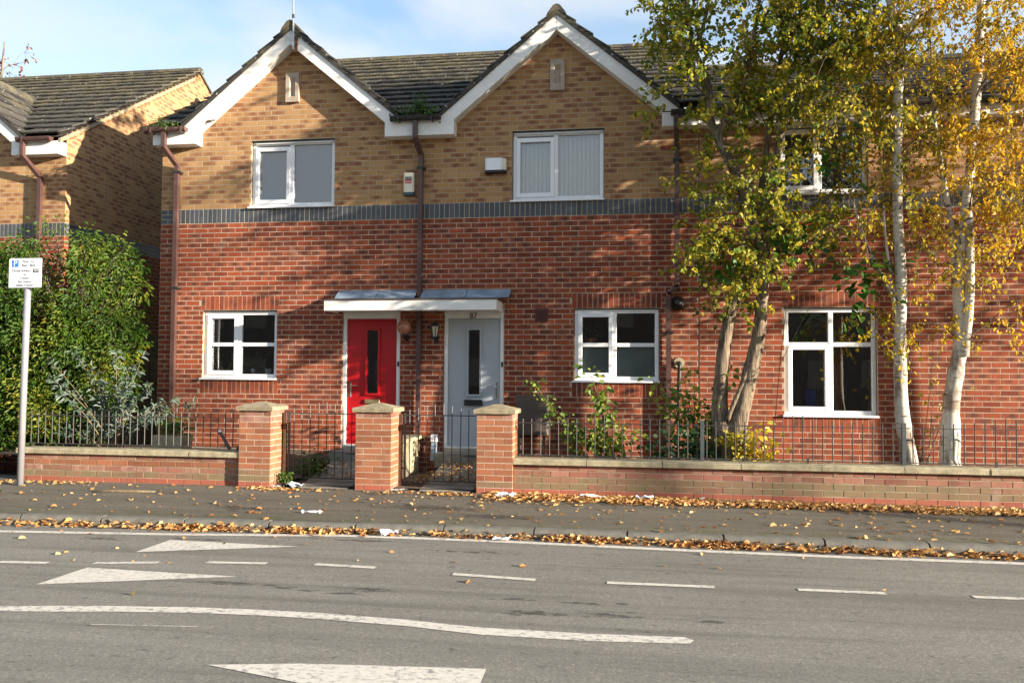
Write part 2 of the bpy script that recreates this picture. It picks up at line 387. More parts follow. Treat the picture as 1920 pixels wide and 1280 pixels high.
class MB:
    def __init__(s):
        s.v, s.f, s.uv, s.mi, s.k = [], [], [], [], 0
    def poly(s, pts, mi=None):
        b = len(s.v)
        s.v += [tuple(p) for p in pts]
        s.f.append(tuple(range(b, b + len(pts))))
        s.mi.append(s.k if mi is None else mi)
    def box(s, x0, x1, y0, y1, z0, z1, mi=None):
        b = len(s.v)
        s.v += [(x, y, z) for z in (z0, z1) for y in (y0, y1) for x in (x0, x1)]
        for q in ((0, 2, 3, 1), (4, 5, 7, 6), (0, 1, 5, 4), (2, 6, 7, 3), (0, 4, 6, 2), (1, 3, 7, 5)):
            s.f.append(tuple(b + i for i in q))
            s.mi.append(s.k if mi is None else mi)
        return s
    def bbox(s, x0, x1, y0, y1, z0, z1, c=0.006):      # box with chamfered long edges on the front (-Y) face
        s.prism([(x0, y1), (x0, y0 + c), (x0 + c, y0), (x1 - c, y0), (x1, y0 + c), (x1, y1)], z0, z1)
        return s
    def prism(s, pts, z0, z1, axis='z', mi=None):
        b = len(s.v)
        n = len(pts)
        def mk(p_, h):
            if axis == 'z': return (p_[0], p_[1], h)
            if axis == 'y': return (p_[0], h, p_[1])
            return (h, p_[0], p_[1])
        s.v += [mk(p_, z0) for p_ in pts] + [mk(p_, z1) for p_ in pts]
        fs = [tuple(b + i for i in range(n))[::-1], tuple(b + n + i for i in range(n))]
        fs += [(b + i, b + (i + 1) % n, b + n + (i + 1) % n, b + n + i) for i in range(n)]
        s.f += fs
        s.mi += [s.k if mi is None else mi] * len(fs)
        return s
    def tube(s, pts, rads, n=8, cap=True):
        pts = [Vector(p_) for p_ in pts]
        if not hasattr(rads, '__len__'): rads = [rads] * len(pts)
        b = len(s.v)
        prev = None
        for i, p_ in enumerate(pts):
            d = (pts[min(i + 1, len(pts) - 1)] - pts[max(i - 1, 0)])
            d = d.normalized() if d.length > 1e-9 else Vector((0, 0, 1))
            if prev is None:
                a = d.orthogonal().normalized()
            else:
                a = (prev - d * prev.dot(d))
                a = a.normalized() if a.length > 1e-6 else d.orthogonal().normalized()
            prev = a
            c = d.cross(a)
            for k in range(n):
                t_ = 2 * math.pi * k / n
                s.v.append(tuple(p_ + (a * math.cos(t_) + c * math.sin(t_)) * rads[i]))
        for i in range(len(pts) - 1):
            for k in range(n):
                s.f.append((b + i * n + k, b + i * n + (k + 1) % n, b + (i + 1) * n + (k + 1) % n, b + (i + 1) * n + k))
                s.mi.append(s.k)
        if cap:
            s.f.append(tuple(b + k for k in range(n))[::-1]); s.mi.append(s.k)
            e = b + (len(pts) - 1) * n
            s.f.append(tuple(e + k for k in range(n))); s.mi.append(s.k)
        return s
    def ball(s, c, rx, ry=None, rz=None, n=12, m=8):
        ry = ry or rx; rz = rz or rx
        b = len(s.v)
        for i in range(m + 1):
            ph = math.pi * i / m
            for k in range(n):
                th = 2 * math.pi * k / n
                s.v.append((c[0] + rx * math.sin(ph) * math.cos(th), c[1] + ry * math.sin(ph) * math.sin(th), c[2] - rz * math.cos(ph)))
        for i in range(m):
            for k in range(n):
                s.f.append((b + i * n + k, b + i * n + (k + 1) % n, b + (i + 1) * n + (k + 1) % n, b + (i + 1) * n + k)); s.mi.append(s.k)
        return s
    def build(s, name, mats, parent=None, smooth=False, kind=None):
        if isinstance(mats, str): mats = [mats]
        v = np.array(s.v, float)
        c = (v.min(0) + v.max(0)) / 2
        if parent is None: c[2] = v[:, 2].min()
        me = bpy.data.meshes.new(name)
        me.from_pydata((v - c).tolist(), [], s.f)
        for m_ in mats: me.materials.append(MATS[m_])
        if len(mats) > 1: me.polygons.foreach_set('material_index', s.mi)
        if smooth: me.polygons.foreach_set('use_smooth', [True] * len(me.polygons))
        me.update()
        return link(name, me, c, parent, kind)

def link(name, me, c, parent=None, kind=None):
    o = bpy.data.objects.new(name, me)
    COL.objects.link(o)
    o.location = Vector(c) - wt(parent)
    if parent is not None: o.parent = parent
    WT[o.name] = Vector(c)
    if kind: o['kind'] = kind
    return o

def np_mesh(name, V, F, mat, parent=None, kind=None, uv=None, smooth=False):
    V = np.asarray(V, float); F = np.asarray(F, np.int64)
    c = (V.min(0) + V.max(0)) / 2
    me = bpy.data.meshes.new(name)
    k = F.shape[1]
    me.vertices.add(len(V)); me.vertices.foreach_set('co', (V - c).astype(np.float32).ravel())
    me.loops.add(F.size); me.loops.foreach_set('vertex_index', F.astype(np.int32).ravel())
    me.polygons.add(len(F)); me.polygons.foreach_set('loop_start', np.arange(0, F.size, k, dtype=np.int32))
    me.polygons.foreach_set('use_smooth', np.full(len(F), bool(smooth)))
    if uv is not None:
        l = me.uv_layers.new(name='UVMap')
        l.data.foreach_set('uv', np.asarray(uv, np.float32)[F.ravel()].ravel())
    me.materials.append(MATS[mat])
    me.update(calc_edges=True)
    me.validate()
    return link(name, me, c, parent, kind)

# ---- bricks
def brick_template(w, h, d=0.02, c=0.0018, rot=False):
    a, b = w / 2, h / 2
    ring = [(-1, -1), (1, -1), (1, 1), (-1, 1)]
    V = [(sx * (a - c), 0, sz * (b - c)) for sx, sz in ring] + [(sx * a, c, sz * b) for sx, sz in ring] + [(sx * a, d, sz * b) for sx, sz in ring]
    F = [(0, 1, 2, 3)]
    for i in range(4):
        j = (i + 1) % 4
        F += [(4 + i, 4 + j, j, i), (8 + i, 8 + j, 4 + j, 4 + i)]
    V = np.array(V, float)
    uv = np.stack([V[:, 0] / w + 0.5, V[:, 2] / h + 0.5], 1)
    if rot: uv = uv[:, ::-1].copy()
    return V, np.array(F), uv
BMESH = {}
def brick_mesh(w, h, mat, rot, d):
    key = (round(w, 3), round(h, 3), mat, rot, d)
    if key not in BMESH:
        V, F, uv = brick_template(w, h, d, 0.0018, rot)
        me = bpy.data.meshes.new('brick')
        me.from_pydata(V.tolist(), [], F.tolist())
        l = me.uv_layers.new(name='UVMap')
        l.data.foreach_set('uv', uv[F.ravel()].astype(np.float32).ravel())
        me.materials.append(MATS[mat])
        BMESH[key] = me
    return BMESH[key]

def emit_bricks(parent, items, budget=300, single='brick', mass='brickwork', d=0.02):
    """items: (origin Vector, rz, u, v, w, h, mat, rot, proud) ; the largest seen become parts, the rest one mesh per material"""
    rows = []
    for (o, rz, u, v, w, h, mat, rot, pr) in items:
        cu, su = math.cos(rz), math.sin(rz)
        p_ = Vector((o[0] + cu * u + su * pr, o[1] + su * u - cu * pr, o[2] + v))
        dv = p_ - CAM
        face = abs(dv.normalized().dot(Vector((su, -cu, 0))))
        rows.append((-(w * h * face / dv.length_squared), p_, rz, w, h, mat, rot))
    rows.sort(key=lambda r: r[0])
    pw = wt(parent)
    for (_, p_, rz, w, h, mat, rot) in rows[:budget]:
        ob = bpy.data.objects.new(single, brick_mesh(w, h, mat, rot, d))
        COL.objects.link(ob)
        ob.parent = parent
        ob.location = p_ - pw
        ob.rotation_euler = (0, 0, rz)
    rest = {}
    for r in rows[budget:]: rest.setdefault(r[5], []).append(r)
    for mat, rs in rest.items():
        Vs, Fs, Us = [], [], []
        for i, (_, p_, rz, w, h, _m, rot) in enumerate(rs):
            V, F, uv = brick_template(w, h, d, 0.0018, rot)
            cu, su = math.cos(rz), math.sin(rz)
            X = V[:, 0] * cu - V[:, 1] * su + p_.x
            Y = V[:, 0] * su + V[:, 1] * cu + p_.y
            Vs.append(np.stack([X, Y, V[:, 2] + p_.z], 1)); Fs.append(F + 12 * i); Us.append(uv)
        np_mesh(mass, np.concatenate(Vs), np.concatenate(Fs), mat, parent, 'stuff', np.concatenate(Us))

def courses(items, o, rz, u0, u1, rows, holes, clip=None, pitch=0.225, rowh=0.075, jit=0.0006):
    """rows: (z_bottom, material, phase) ; holes: (ua, ub, za, zb)"""
    for (z, mat, ph) in rows:
        lo, hi = u0, u1
        if clip:
            lo, hi = max(lo, clip(z)[0]), min(hi, clip(z)[1])
        if hi - lo < 0.05: continue
        segs = [(lo, hi)]
        for (a, b, za, zb) in holes:
            if zb > z + 0.012 and za < z + rowh - 0.012:
                ns = []
                for (s0, s1) in segs:
                    if b <= s0 or a >= s1: ns.append((s0, s1)); continue
                    if a > s0: ns.append((s0, a))
                    if b < s1: ns.append((b, s1))
                segs = ns
        k0 = math.floor((lo - ph) / pitch) - 1
        x = ph + k0 * pitch
        while x < hi:
            for (s0, s1) in segs:
                a, b = max(x + 0.005, s0 + (0.001 if s0 > x else 0)), min(x + pitch - 0.005, s1)
                if b - a > 0.028:
                    items.append((o, rz, (a + b) / 2, z + rowh / 2, round(b - a, 3), rowh - 0.01, mat, False, random.uniform(-jit, jit)))
            x += pitch

def soldiers(items, o, rz, u0, u1, z0, mat, h=0.215, pitch=0.075):
    n = max(1, round((u1 - u0) / pitch))
    p_ = (u1 - u0) / n
    for i in range(n):
        items.append((o, rz, u0 + (i + 0.5) * p_, z0 + h / 2 + 0.005, round(p_ - 0.009, 3), h, mat, True, random.uniform(-0.001, 0.001)))

def panel_holes(mb, u0, u1, z0, z1, holes, fn, mi=None):
    us = sorted({u0, u1, *[min(max(h[i], u0), u1) for h in holes for i in (0, 1)]})
    zs = sorted({z0, z1, *[min(max(h[i], z0), z1) for h in holes for i in (2, 3)]})
    for i in range(len(us) - 1):
        for j in range(len(zs) - 1):
            cu, cz = (us[i] + us[i + 1]) / 2, (zs[j] + zs[j + 1]) / 2
            if any(h[0] < cu < h[1] and h[2] < cz < h[3] for h in holes): continue
            mb.poly([fn(us[i], zs[j]), fn(us[i + 1], zs[j]), fn(us[i + 1], zs[j + 1]), fn(us[i], zs[j + 1])], mi)

# ---- leaves
def leaves(name, P, D, Nn, sizes, mat, parent=None, kind='stuff', wid=0.62, fold=0.16):
    P = np.asarray(P, float); D = np.asarray(D, float); Nn = np.asarray(Nn, float)
    D = D / np.maximum(np.linalg.norm(D, axis=1, keepdims=True), 1e-6)
    Sd = np.cross(Nn, D); Sd /= np.maximum(np.linalg.norm(Sd, axis=1, keepdims=True), 1e-6)
    Nn = np.cross(D, Sd)
    T = np.array([(0, 0, 0), (0.32, 0.5, fold), (0.72, 0.40, fold * 0.7), (1, 0, -0.12), (0.72, -0.40, fold * 0.7), (0.32, -0.5, fold)])
    sz = np.asarray(sizes, float)[:, None, None]
    V = P[:, None, :] + sz * (T[None, :, 0:1] * D[:, None, :] + wid * T[None, :, 1:2] * Sd[:, None, :] + T[None, :, 2:3] * Nn[:, None, :])
    n = len(P)
    F = np.array([(0, 1, 2, 3), (0, 3, 4, 5)])[None] + (np.arange(n) * 6)[:, None, None]
    return np_mesh(name, V.reshape(-1, 3), F.reshape(-1, 4), mat, parent, kind)

def unit(n):
    v = RNG.normal(size=(n, 3))
    return v / np.linalg.norm(v, axis=1, keepdims=True)

# ------------------------------------------------------------------ ground, road, pavement, kerb
def sheet(name, pts, z, mat, thick=0.0):
    mb = MB()
    mb.poly([(x, y, z) for x, y in pts])
    o = mb.build(name, mat)
    o['kind'] = 'structure'
    return o
sheet('ground', [(-600, -600), (600, -600), (600, 600), (-600, 600)], -0.30, 'earth_ground')
KX = [-30, 0.83, 1.71, 3.59, 5.33, 6.39, 7.61, 8.85, 9.93, 10.7, 45]
KY = [-4.30, -4.16, -4.13, -4.05, -3.98, -3.97, -3.99, -4.02, -4.04, -4.045, -4.12]
def ky(x): return float(np.interp(x, KX, KY))
# road (fine grid is not needed: one sheet following the kerb)
xs = [-60] + [i * 0.5 for i in range(-20, 41)] + [60]
mb = MB()
for a, b in zip(xs[:-1], xs[1:]):
    mb.poly([(a, -11.6, -0.11), (b, -11.6, -0.11), (b, ky(b) - 0.10, -0.11), (a, ky(a) - 0.10, -0.11)])
mb.build('road', 'road_asphalt')['kind'] = 'structure'
mb = MB()
for a, b in zip(xs[:-1], xs[1:]):
    for (ya0, ya1, yb0, yb1, z0, z1) in ((ky(a), -2.9, ky(b), -2.9, -0.02, -0.005), (-2.9, -1.5, -2.9, -1.5, -0.005, 0.012)):
        mb.poly([(a, ya0, z0), (b, yb0, z0), (b, yb1, z1), (a, ya1, z1)])
mb.build('pavement', 'pavement_asphalt')['kind'] = 'structure'
mb = MB(); mb.box(-60, 60, -14.6, -11.6, -0.3, 0.0)
mb.build('opposite_pavement', 'pavement_asphalt')['kind'] = 'structure'

kerb = bpy.data.objects.new('kerb', None); COL.objects.link(kerb); kerb['kind'] = 'structure'
WT['kerb'] = Vector((0, 0, 0))
def kerb_mesh(L):
    mb = MB()
    prof = [(0, -0.3), (0, 0.0), (-0.085, 0.0), (-0.112, -0.012), (-0.125, -0.038), (-0.132, -0.3)]
    mb.prism(prof, -L / 2, L / 2, 'x')
    me = bpy.data.meshes.new('kerb_stone')
    me.from_pydata(mb.v, [], mb.f)
    me.materials.append(MATS['kerb_concrete'])
    return me
km = kerb_mesh(0.864)
for k in range(-14, 24):
    xa, xb = 2.01 + 0.88 * k, 2.01 + 0.88 * (k + 1)
    o = bpy.data.objects.new('kerb_stone', km); COL.objects.link(o); o.parent = kerb
    o.location = ((xa + xb) / 2, (ky(xa) + ky(xb)) / 2 + random.uniform(-.004, .004), -0.018 + random.uniform(-.005, .005))
    o.rotation_euler = (0, 0, math.atan2(ky(xb) - ky(xa), xb - xa))

def marking(name, pts, label):
    mb = MB(); mb.poly([(x, y, -0.106) for x, y in pts])
    o = mb.build(name, 'road_paint')
    o['kind'] = 'structure'
    return o
EX = [-25, -3, 1.2, 2.06, 2.91, 3.73, 4.53, 5.18, 6.22, 7.79, 9.24, 10.54, 14, 40]
EY = [-4.80, -4.74, -4.62, -4.54, -4.46, -4.35, -4.22, -4.21, -4.22, -4.31, -4.35, -4.34, -4.34, -4.4]
mb = MB()
ex = sorted(set(EX + [1 + 0.4 * i for i in range(30)]))
for a, b in zip(ex[:-1], ex[1:]):
    ya, yb = np.interp(a, EX, EY), np.interp(b, EX, EY)
    mb.poly([(a, ya - 0.10, -0.106), (b, yb - 0.10, -0.106), (b, yb, -0.106), (a, ya, -0.106)])
mb.build('edge_line', 'road_paint')['kind'] = 'structure'
marking('hump_triangle', [(3.08, -5.30), (3.08, -4.76), (4.37, -4.83)][::-1], '')
marking('hump_triangle', [(3.03, -6.45), (3.05, -5.90), (4.36, -5.97)][::-1], '')
marking('hump_triangle', [(5.12, -7.82), (6.62, -8.25), (6.60, -7.63), (6.0, -7.68), (5.59, -7.72)], '')
for (a, b) in [((1.0, -5.95), (1.5, -5.90)), ((2.22, -5.84), (2.63, -5.80)), ((3.0, -5.74), (3.5, -5.63)), ((3.88, -5.55), (4.38, -5.50)), ((4.78, -5.46), (5.30, -5.49)), ((5.96, -5.59), (6.62, -5.66)),
               ((7.16, -5.65), (7.95, -5.64)), ((8.55, -5.61), (9.16, -5.61)), ((9.75, -5.60), (10.4, -5.59)), ((11.1, -5.58), (11.8, -5.57))]:
    marking('centre_dash', [(a[0], a[1] - .04), (b[0], b[1] - .04), (b[0], b[1] + .03), (a[0], a[1] + .03)], '')
top = [(1.5, -7.4), (2.4, -7.2), (3.21, -7.01), (3.54, -6.94), (3.89, -6.88), (4.46, -6.81), (4.9, -6.79), (5.34, -6.79), (5.93, -6.84), (6.43, -6.92), (7.09, -6.93), (7.67, -6.90), (7.72, -6.95)]
bot = [(1.5, -7.51), (2.4, -7.31), (3.28, -7.11), (3.63, -7.06), (3.97, -7.0), (4.53, -6.93), (4.96, -6.91), (5.4, -6.92), (5.97, -6.97), (6.46, -7.06), (7.1, -7.07), (7.69, -7.02), (7.72, -6.95)]
mb = MB()
for i in range(len(top) - 1):
    q = [bot[i], bot[i + 1], top[i + 1], top[i]]
    mb.poly([(x, y, -0.106) for x, y in (q if q[1] != q[2] else q[:2] + q[3:])])
mb.build('curved_lane_line', 'road_paint')['kind'] = 'structure'
marking('faint_line', [(4.05, -7.275), (4.72, -7.205), (4.72, -7.195), (4.05, -7.265)], '')

# ------------------------------------------------------------------ houses
BB = 3.755                      # bottom of the blue band
GS, AP = 0.835, 6.645            # gable pitch, underside of tiles at the apex
TK = 0.5935                      # main roof pitch
def gz(x, c): return AP - GS * abs(x - c)

def windowed(house, x0, x1, z0, z1, kind, y=0.0, blind=None):
    """uPVC window: frame (with mullion) > casement, panes, sill"""
    fr = MB()
    fw_, ya, yb = 0.055, y + 0.055, y + 0.125
    ztop = z1 - 0.012
    fr.bbox(x0, x0 + fw_, ya, yb, z0, ztop); fr.bbox(x1 - fw_, x1, ya, yb, z0, ztop)
    fr.box(x0 + fw_, x1 - fw_, ya + .002, yb, z0, z0 + fw_); fr.box(x0 + fw_, x1 - fw_, ya + .002, yb, ztop - fw_, ztop)
    panes, cas = [], None
    xm = x0 + (x1 - x0) * (0.475 if kind != 'tall' else 0.51)
    fr.bbox(xm - 0.032, xm + 0.032, ya - .001, yb, z0 + fw_, ztop - fw_)
    if kind == 'upper':
        cas = (x0 + 0.048, xm - 0.02, z0 + 0.048, ztop - 0.085)
        fr.box(x0 + fw_, x1 - fw_, ya - .012, ya + .0015, ztop - 0.05, ztop - 0.02)
        panes = [(cas[0] + .06, cas[1] - .06, cas[2] + .06, cas[3] - .06), (xm + .032, x1 - fw_, z0 + fw_, ztop - fw_)]
    elif kind == 'four':
        zt = z0 + (ztop - z0) * 0.50
        cas = (x0 + 0.048, xm - 0.02, z0 + 0.048, ztop - 0.048)
        fr.box(xm + .032, x1 - fw_, ya + .003, yb, zt - .027, zt + .027)
        a = (cas[0] + .06, cas[1] - .06)
        panes = [(*a, cas[2] + .06, zt - .027), (*a, zt + .027, cas[3] - .06), (xm + .032, x1 - fw_, z0 + fw_, zt - .027), (xm + .032, x1 - fw_, zt + .027, ztop - fw_)]
    else:
        zt = ztop - 0.50
        fr.box(x0 + fw_, xm - .032, ya + .003, yb, zt - .03, zt + .03); fr.box(xm + .032, x1 - fw_, ya + .003, yb, zt - .03, zt + .03)
        cas = (x0 + 0.048, xm - 0.02, z0 + 0.048, zt - .012)
        panes = [(cas[0] + .06, cas[1] - .06, cas[2] + .06, cas[3] - .06), (x0 + fw_, xm - .032, zt + .03, ztop - fw_), (xm + .032, x1 - fw_, z0 + fw_, zt - .03), (xm + .032, x1 - fw_, zt + .03, ztop - fw_)]
    fo = fr.build('window', 'white_upvc', house)
    cb_ = MB()
    c0, c1, c2, c3 = cas
    cy0, cy1, cw = ya - 0.018, ya + 0.03, 0.06
    cb_.bbox(c0, c0 + cw, cy0, cy1, c2, c3); cb_.bbox(c1 - cw, c1, cy0, cy1, c2, c3)
    cb_.box(c0 + cw, c1 - cw, cy0 + .002, cy1, c2, c2 + cw); cb_.box(c0 + cw, c1 - cw, cy0 + .002, cy1, c3 - cw, c3)
    if kind == 'four':
        cb_.box(c0 + cw, c1 - cw, cy0 + .003, cy1, zt - .027, zt + .027)
    cb_.build('casement', 'white_upvc', fo)
    for (a, b, c, d) in panes:
        pm = MB()
        pm.box(a - .008, b + .008, y + .092, y + .112, c - .008, d + .008)
        pm.mi = [1, 1, 0, 1, 1, 1]
        pm.build('pane', ['glass', 'clear'], fo)
    sl = MB()
    sl.prism([(y - 0.045, z0 - 0.032), (y - 0.045, z0 - 0.008), (y + 0.06, z0 + 0.004), (y + 0.06, z0 - 0.032)], x0 - 0.03, x1 + 0.012, 'x')
    sl.build('sill', 'white_upvc', fo)
    return fo, panes

def house(name, label, x0, x1, yf, zfun_top, gables, windows, doors, ext=0.0, budget=300, ends=(False, False), side=None, loc=None, band=BB, mort_low=True):
    """front wall with brick courses; everything else is added by the caller"""
    h = thing(name, label, 'house', (loc or ((x0 + x1) / 2, yf, 0)))
    holes = [(a, b, c, d) for (a, b, c, d, k) in windows] + [(a, b, c, d) for (a, b, c, d) in doors]
    top = 5.02 + yf * 0.0
    # mortar backing with real openings and reveals
    mb = MB()
    ym = yf + 0.0022
    panel_holes(mb, x0, x1, -0.1, band, holes, lambda u, z: (u, ym, z), 0)
    panel_holes(mb, x0, x1, band, top, holes, lambda u, z: (u, ym, z), 1)
    for c in gables:
        wd = (AP - 0.03 - top) / GS
        mb.poly([(c - wd, ym, top), (c + wd, ym, top), (c, ym, AP - 0.03)], 1)
    for (a, b, c, d) in holes:
        mi = 0 if d < band else 1
        for q in ([(a, ym, c), (a, ym + .16, c), (a, ym + .16, d), (a, ym, d)], [(b, ym, c), (b, ym, d), (b, ym + .16, d), (b, ym + .16, c)],
                  [(a, ym, d), (a, ym + .16, d), (b, ym + .16, d), (b, ym, d)], [(a, ym, c), (b, ym, c), (b, ym + .16, c), (a, ym + .16, c)]):
            mb.poly(q, mi)
    if not ends[0]: mb.poly([(x0 + .002, ym, -.1), (x0 + .002, ym, 5.2), (x0 + .002, yf + 8, 5.2), (x0 + .002, yf + 8, -.1)], 0)
    if not ends[1]: mb.poly([(x1 - .002, ym, -.1), (x1 - .002, yf + 8, -.1), (x1 - .002, yf + 8, 5.2), (x1 - .002, ym, 5.2)], 0)
    mb.poly([(x0, yf + 8, -.1), (x0, yf + 8, 5.2), (x1, yf + 8, 5.2), (x1, yf + 8, -.1)], 0)
    mb.build('front_wall', ['mortar', 'buff_mortar'], h)
    items = []
    o = (0, yf, 0)
    bh, sold = list(holes), []
    for (a, b, c, d, k) in windows:
        if c < 3.0:
            # soldier courses over and under the ground-floor windows
            zt = band - 18 * 0.075 if d < 2.5 else None
            bh.append((a - .03, b + .03, band - 18 * .075, band - 15 * .075)); sold.append((a - .03, b + .03, band - 18 * .075))
            nb = math.floor((band - c + 0.02) / 0.075)
            zb = band - (nb + 3) * 0.075
            bh.append((a - .03, b + .03, zb, band - nb * .075)); sold.append((a - .03, b + .03, zb))
    rows = []
    for k in range(1, 53):
        z = band - k * 0.075
        rows.append((z, 'red_brick', x0 + (0.0 if k % 2 else 0.1125)))
    courses(items, o, 0, x0, x1, rows, bh)
    for (a, b, z) in sold: soldiers(items, o, 0, a, b, z, 'red_brick')
    bw = 0.26 if ends[0] else 0
    if bw:
        courses(items, o, 0, x0, x0 + bw, [(band + i * .075, 'blue_brick', x0 + (0 if i % 2 else .1125)) for i in range(3)], [])
    soldiers(items, o, 0, x0 + bw, x1, band, 'blue_brick')
    up_ = [(band + 0.225 + k * 0.075, 'buff_brick', x0 + (0.0 if k % 2 else 0.1125)) for k in range(0, 38)]
    low = [r for r in up_ if r[0] < top - 0.02]
    courses(items, o, 0, x0, x1, low, bh)
    for c in gables:
        hi = [r for r in up_ if r[0] >= top - 0.02]
        courses(items, o, 0, x0, x1, hi, bh, clip=lambda z, c=c: (c - (AP - 0.17 - z) / GS, c + (AP - 0.17 - z) / GS))
    # dark steel lintels
    for (a, b, c, d, k) in windows:
        lb = MB(); lb.box(a - .02, b + .02, yf + 0.004, yf + 0.05, d - 0.004, d + 0.012)
        lb.build('lintel', 'black_pvc', h)
    return h, items

TILE = {}
def tile_mesh(w, L, th=0.042, key='t'):
    k = (round(w, 3), round(L, 3), key)
    if k not in TILE:
        mb = MB()
        # tail (y=0) is the thick lower edge, slight roll along the sides
        gp = .018
        prof = [(-w / 2, gp), (-w / 2, th), (-w / 2 + .03, th + .006), (-w / 2 + .06, th), (w / 2 - .05, th), (w / 2 - .02, th + .004), (w / 2, th * .9), (w / 2, gp)]
        n = len(prof)
        mb.v = [(x, 0, z) for x, z in prof] + [(x, L, z - th) for x, z in prof]
        mb.f = [tuple(range(n))] + [(i, n + i, n + (i + 1) % n, (i + 1) % n) for i in range(n)]
        me = bpy.data.meshes.new('roof_tile')
        me.from_pydata(mb.v, [], mb.f)
        me.materials.append(MATS['roof_tile'])
        TILE[k] = me
    return TILE[k]

def place_tile(parent, M4, w=0.294, L=0.40, name='roof_tile'):
    o = bpy.data.objects.new(name, tile_mesh(w, L))
    COL.objects.link(o)
    o.parent = parent
    p_ = M4.to_translation() - wt(parent)
    M4 = M4.copy(); M4.translation = p_
    o.matrix_basis = M4
    return o

def frame(xa, ya, za):
    return Matrix(((xa[0], ya[0], za[0], 0), (xa[1], ya[1], za[1], 0), (xa[2], ya[2], za[2], 0), (0, 0, 0, 1)))

def main_roof(h, x0, x1, y0, z0, yr, pitch, gables, skipfn=None, gauge=0.34, cl=True, cr=True, ridge=True):
    """front slope as single tiles on a solid deck, ridge tiles, rear deck"""
    zr = z0 + pitch * (yr - y0)
    d = MB()
    nst = max(1, int((x1 - x0) / .08)) if gables else 1
    for i in range(nst):
        xa, xb = x0 + .01 + (x1 - x0 - .02) * i / nst, x0 + .01 + (x1 - x0 - .02) * (i + 1) / nst
        def st(x):
            y_ = y0 + .02
            for c in gables:
                if gz(x, c) > z0: y_ = max(y_, y0 + (gz(x, c) - z0) / pitch)
            return y_
        for dz in (-.012, -.06):
            q = [(xa, st(xa), z0 + pitch * (st(xa) - y0) + dz), (xb, st(xb), z0 + pitch * (st(xb) - y0) + dz), (xb, yr, zr + dz), (xa, yr, zr + dz)]
            d.poly(q if dz > -.03 else q[::-1])
    d.prism([(yr, zr - .012), (2 * yr - y0, z0 - .012), (2 * yr - y0, z0 - .06), (yr, zr - .06)], x0 + .01, x1 - .01, 'x')
    ro = d.build('roof', 'roof_tile', h)
    a = math.atan(pitch)
    ya = Vector((0, math.cos(a), math.sin(a))); za = Vector((0, -math.sin(a), math.cos(a)))
    M = frame((1, 0, 0), ya, za)
    n = round((yr - y0) / math.cos(a) / gauge)
    g = (yr - y0) / math.cos(a) / n
    for r in range(n):
        x = math.floor(x0 / .3 - 1) * .3 + (0.15 if r % 2 else 0.0)
        while x < x1 + .2:
            xa_, xb_ = (max(x, x0) if cl else x), (min(x + 0.3, x1) if cr else x + .3)
            mine = (cl or x + .15 >= x0) and (cr or x + .15 < x1)
            if mine and xb_ - xa_ > 0.06:
                p_ = Vector(((xa_ + xb_) / 2, y0, z0)) + ya * (g * r)
                q = p_ + ya * 0.2
                if not (skipfn and skipfn(q)):
                    m4 = M @ Matrix.Rotation(random.uniform(-.006, .006), 4, 'Y')
                    m4.translation = p_ + za * random.uniform(0, .004)
                    place_tile(ro, m4, xb_ - xa_ - 0.006)
            x += 0.3
    if ridge:
        x = x0
        k = 0
        while x < x1 - .1:
            L = min(0.45, x1 - x)
            t_ = MB()
            pr = [(yr + 0.13 * math.cos(q), zr - 0.035 + 0.10 * math.sin(q)) for q in [math.pi * i / 6 for i in range(7)]]
            t_.prism(pr, x + .004, x + L - .004, 'x')
            t_.build('ridge_tile', 'roof_tile', ro)
            x += 0.45
            k += 1
    return ro

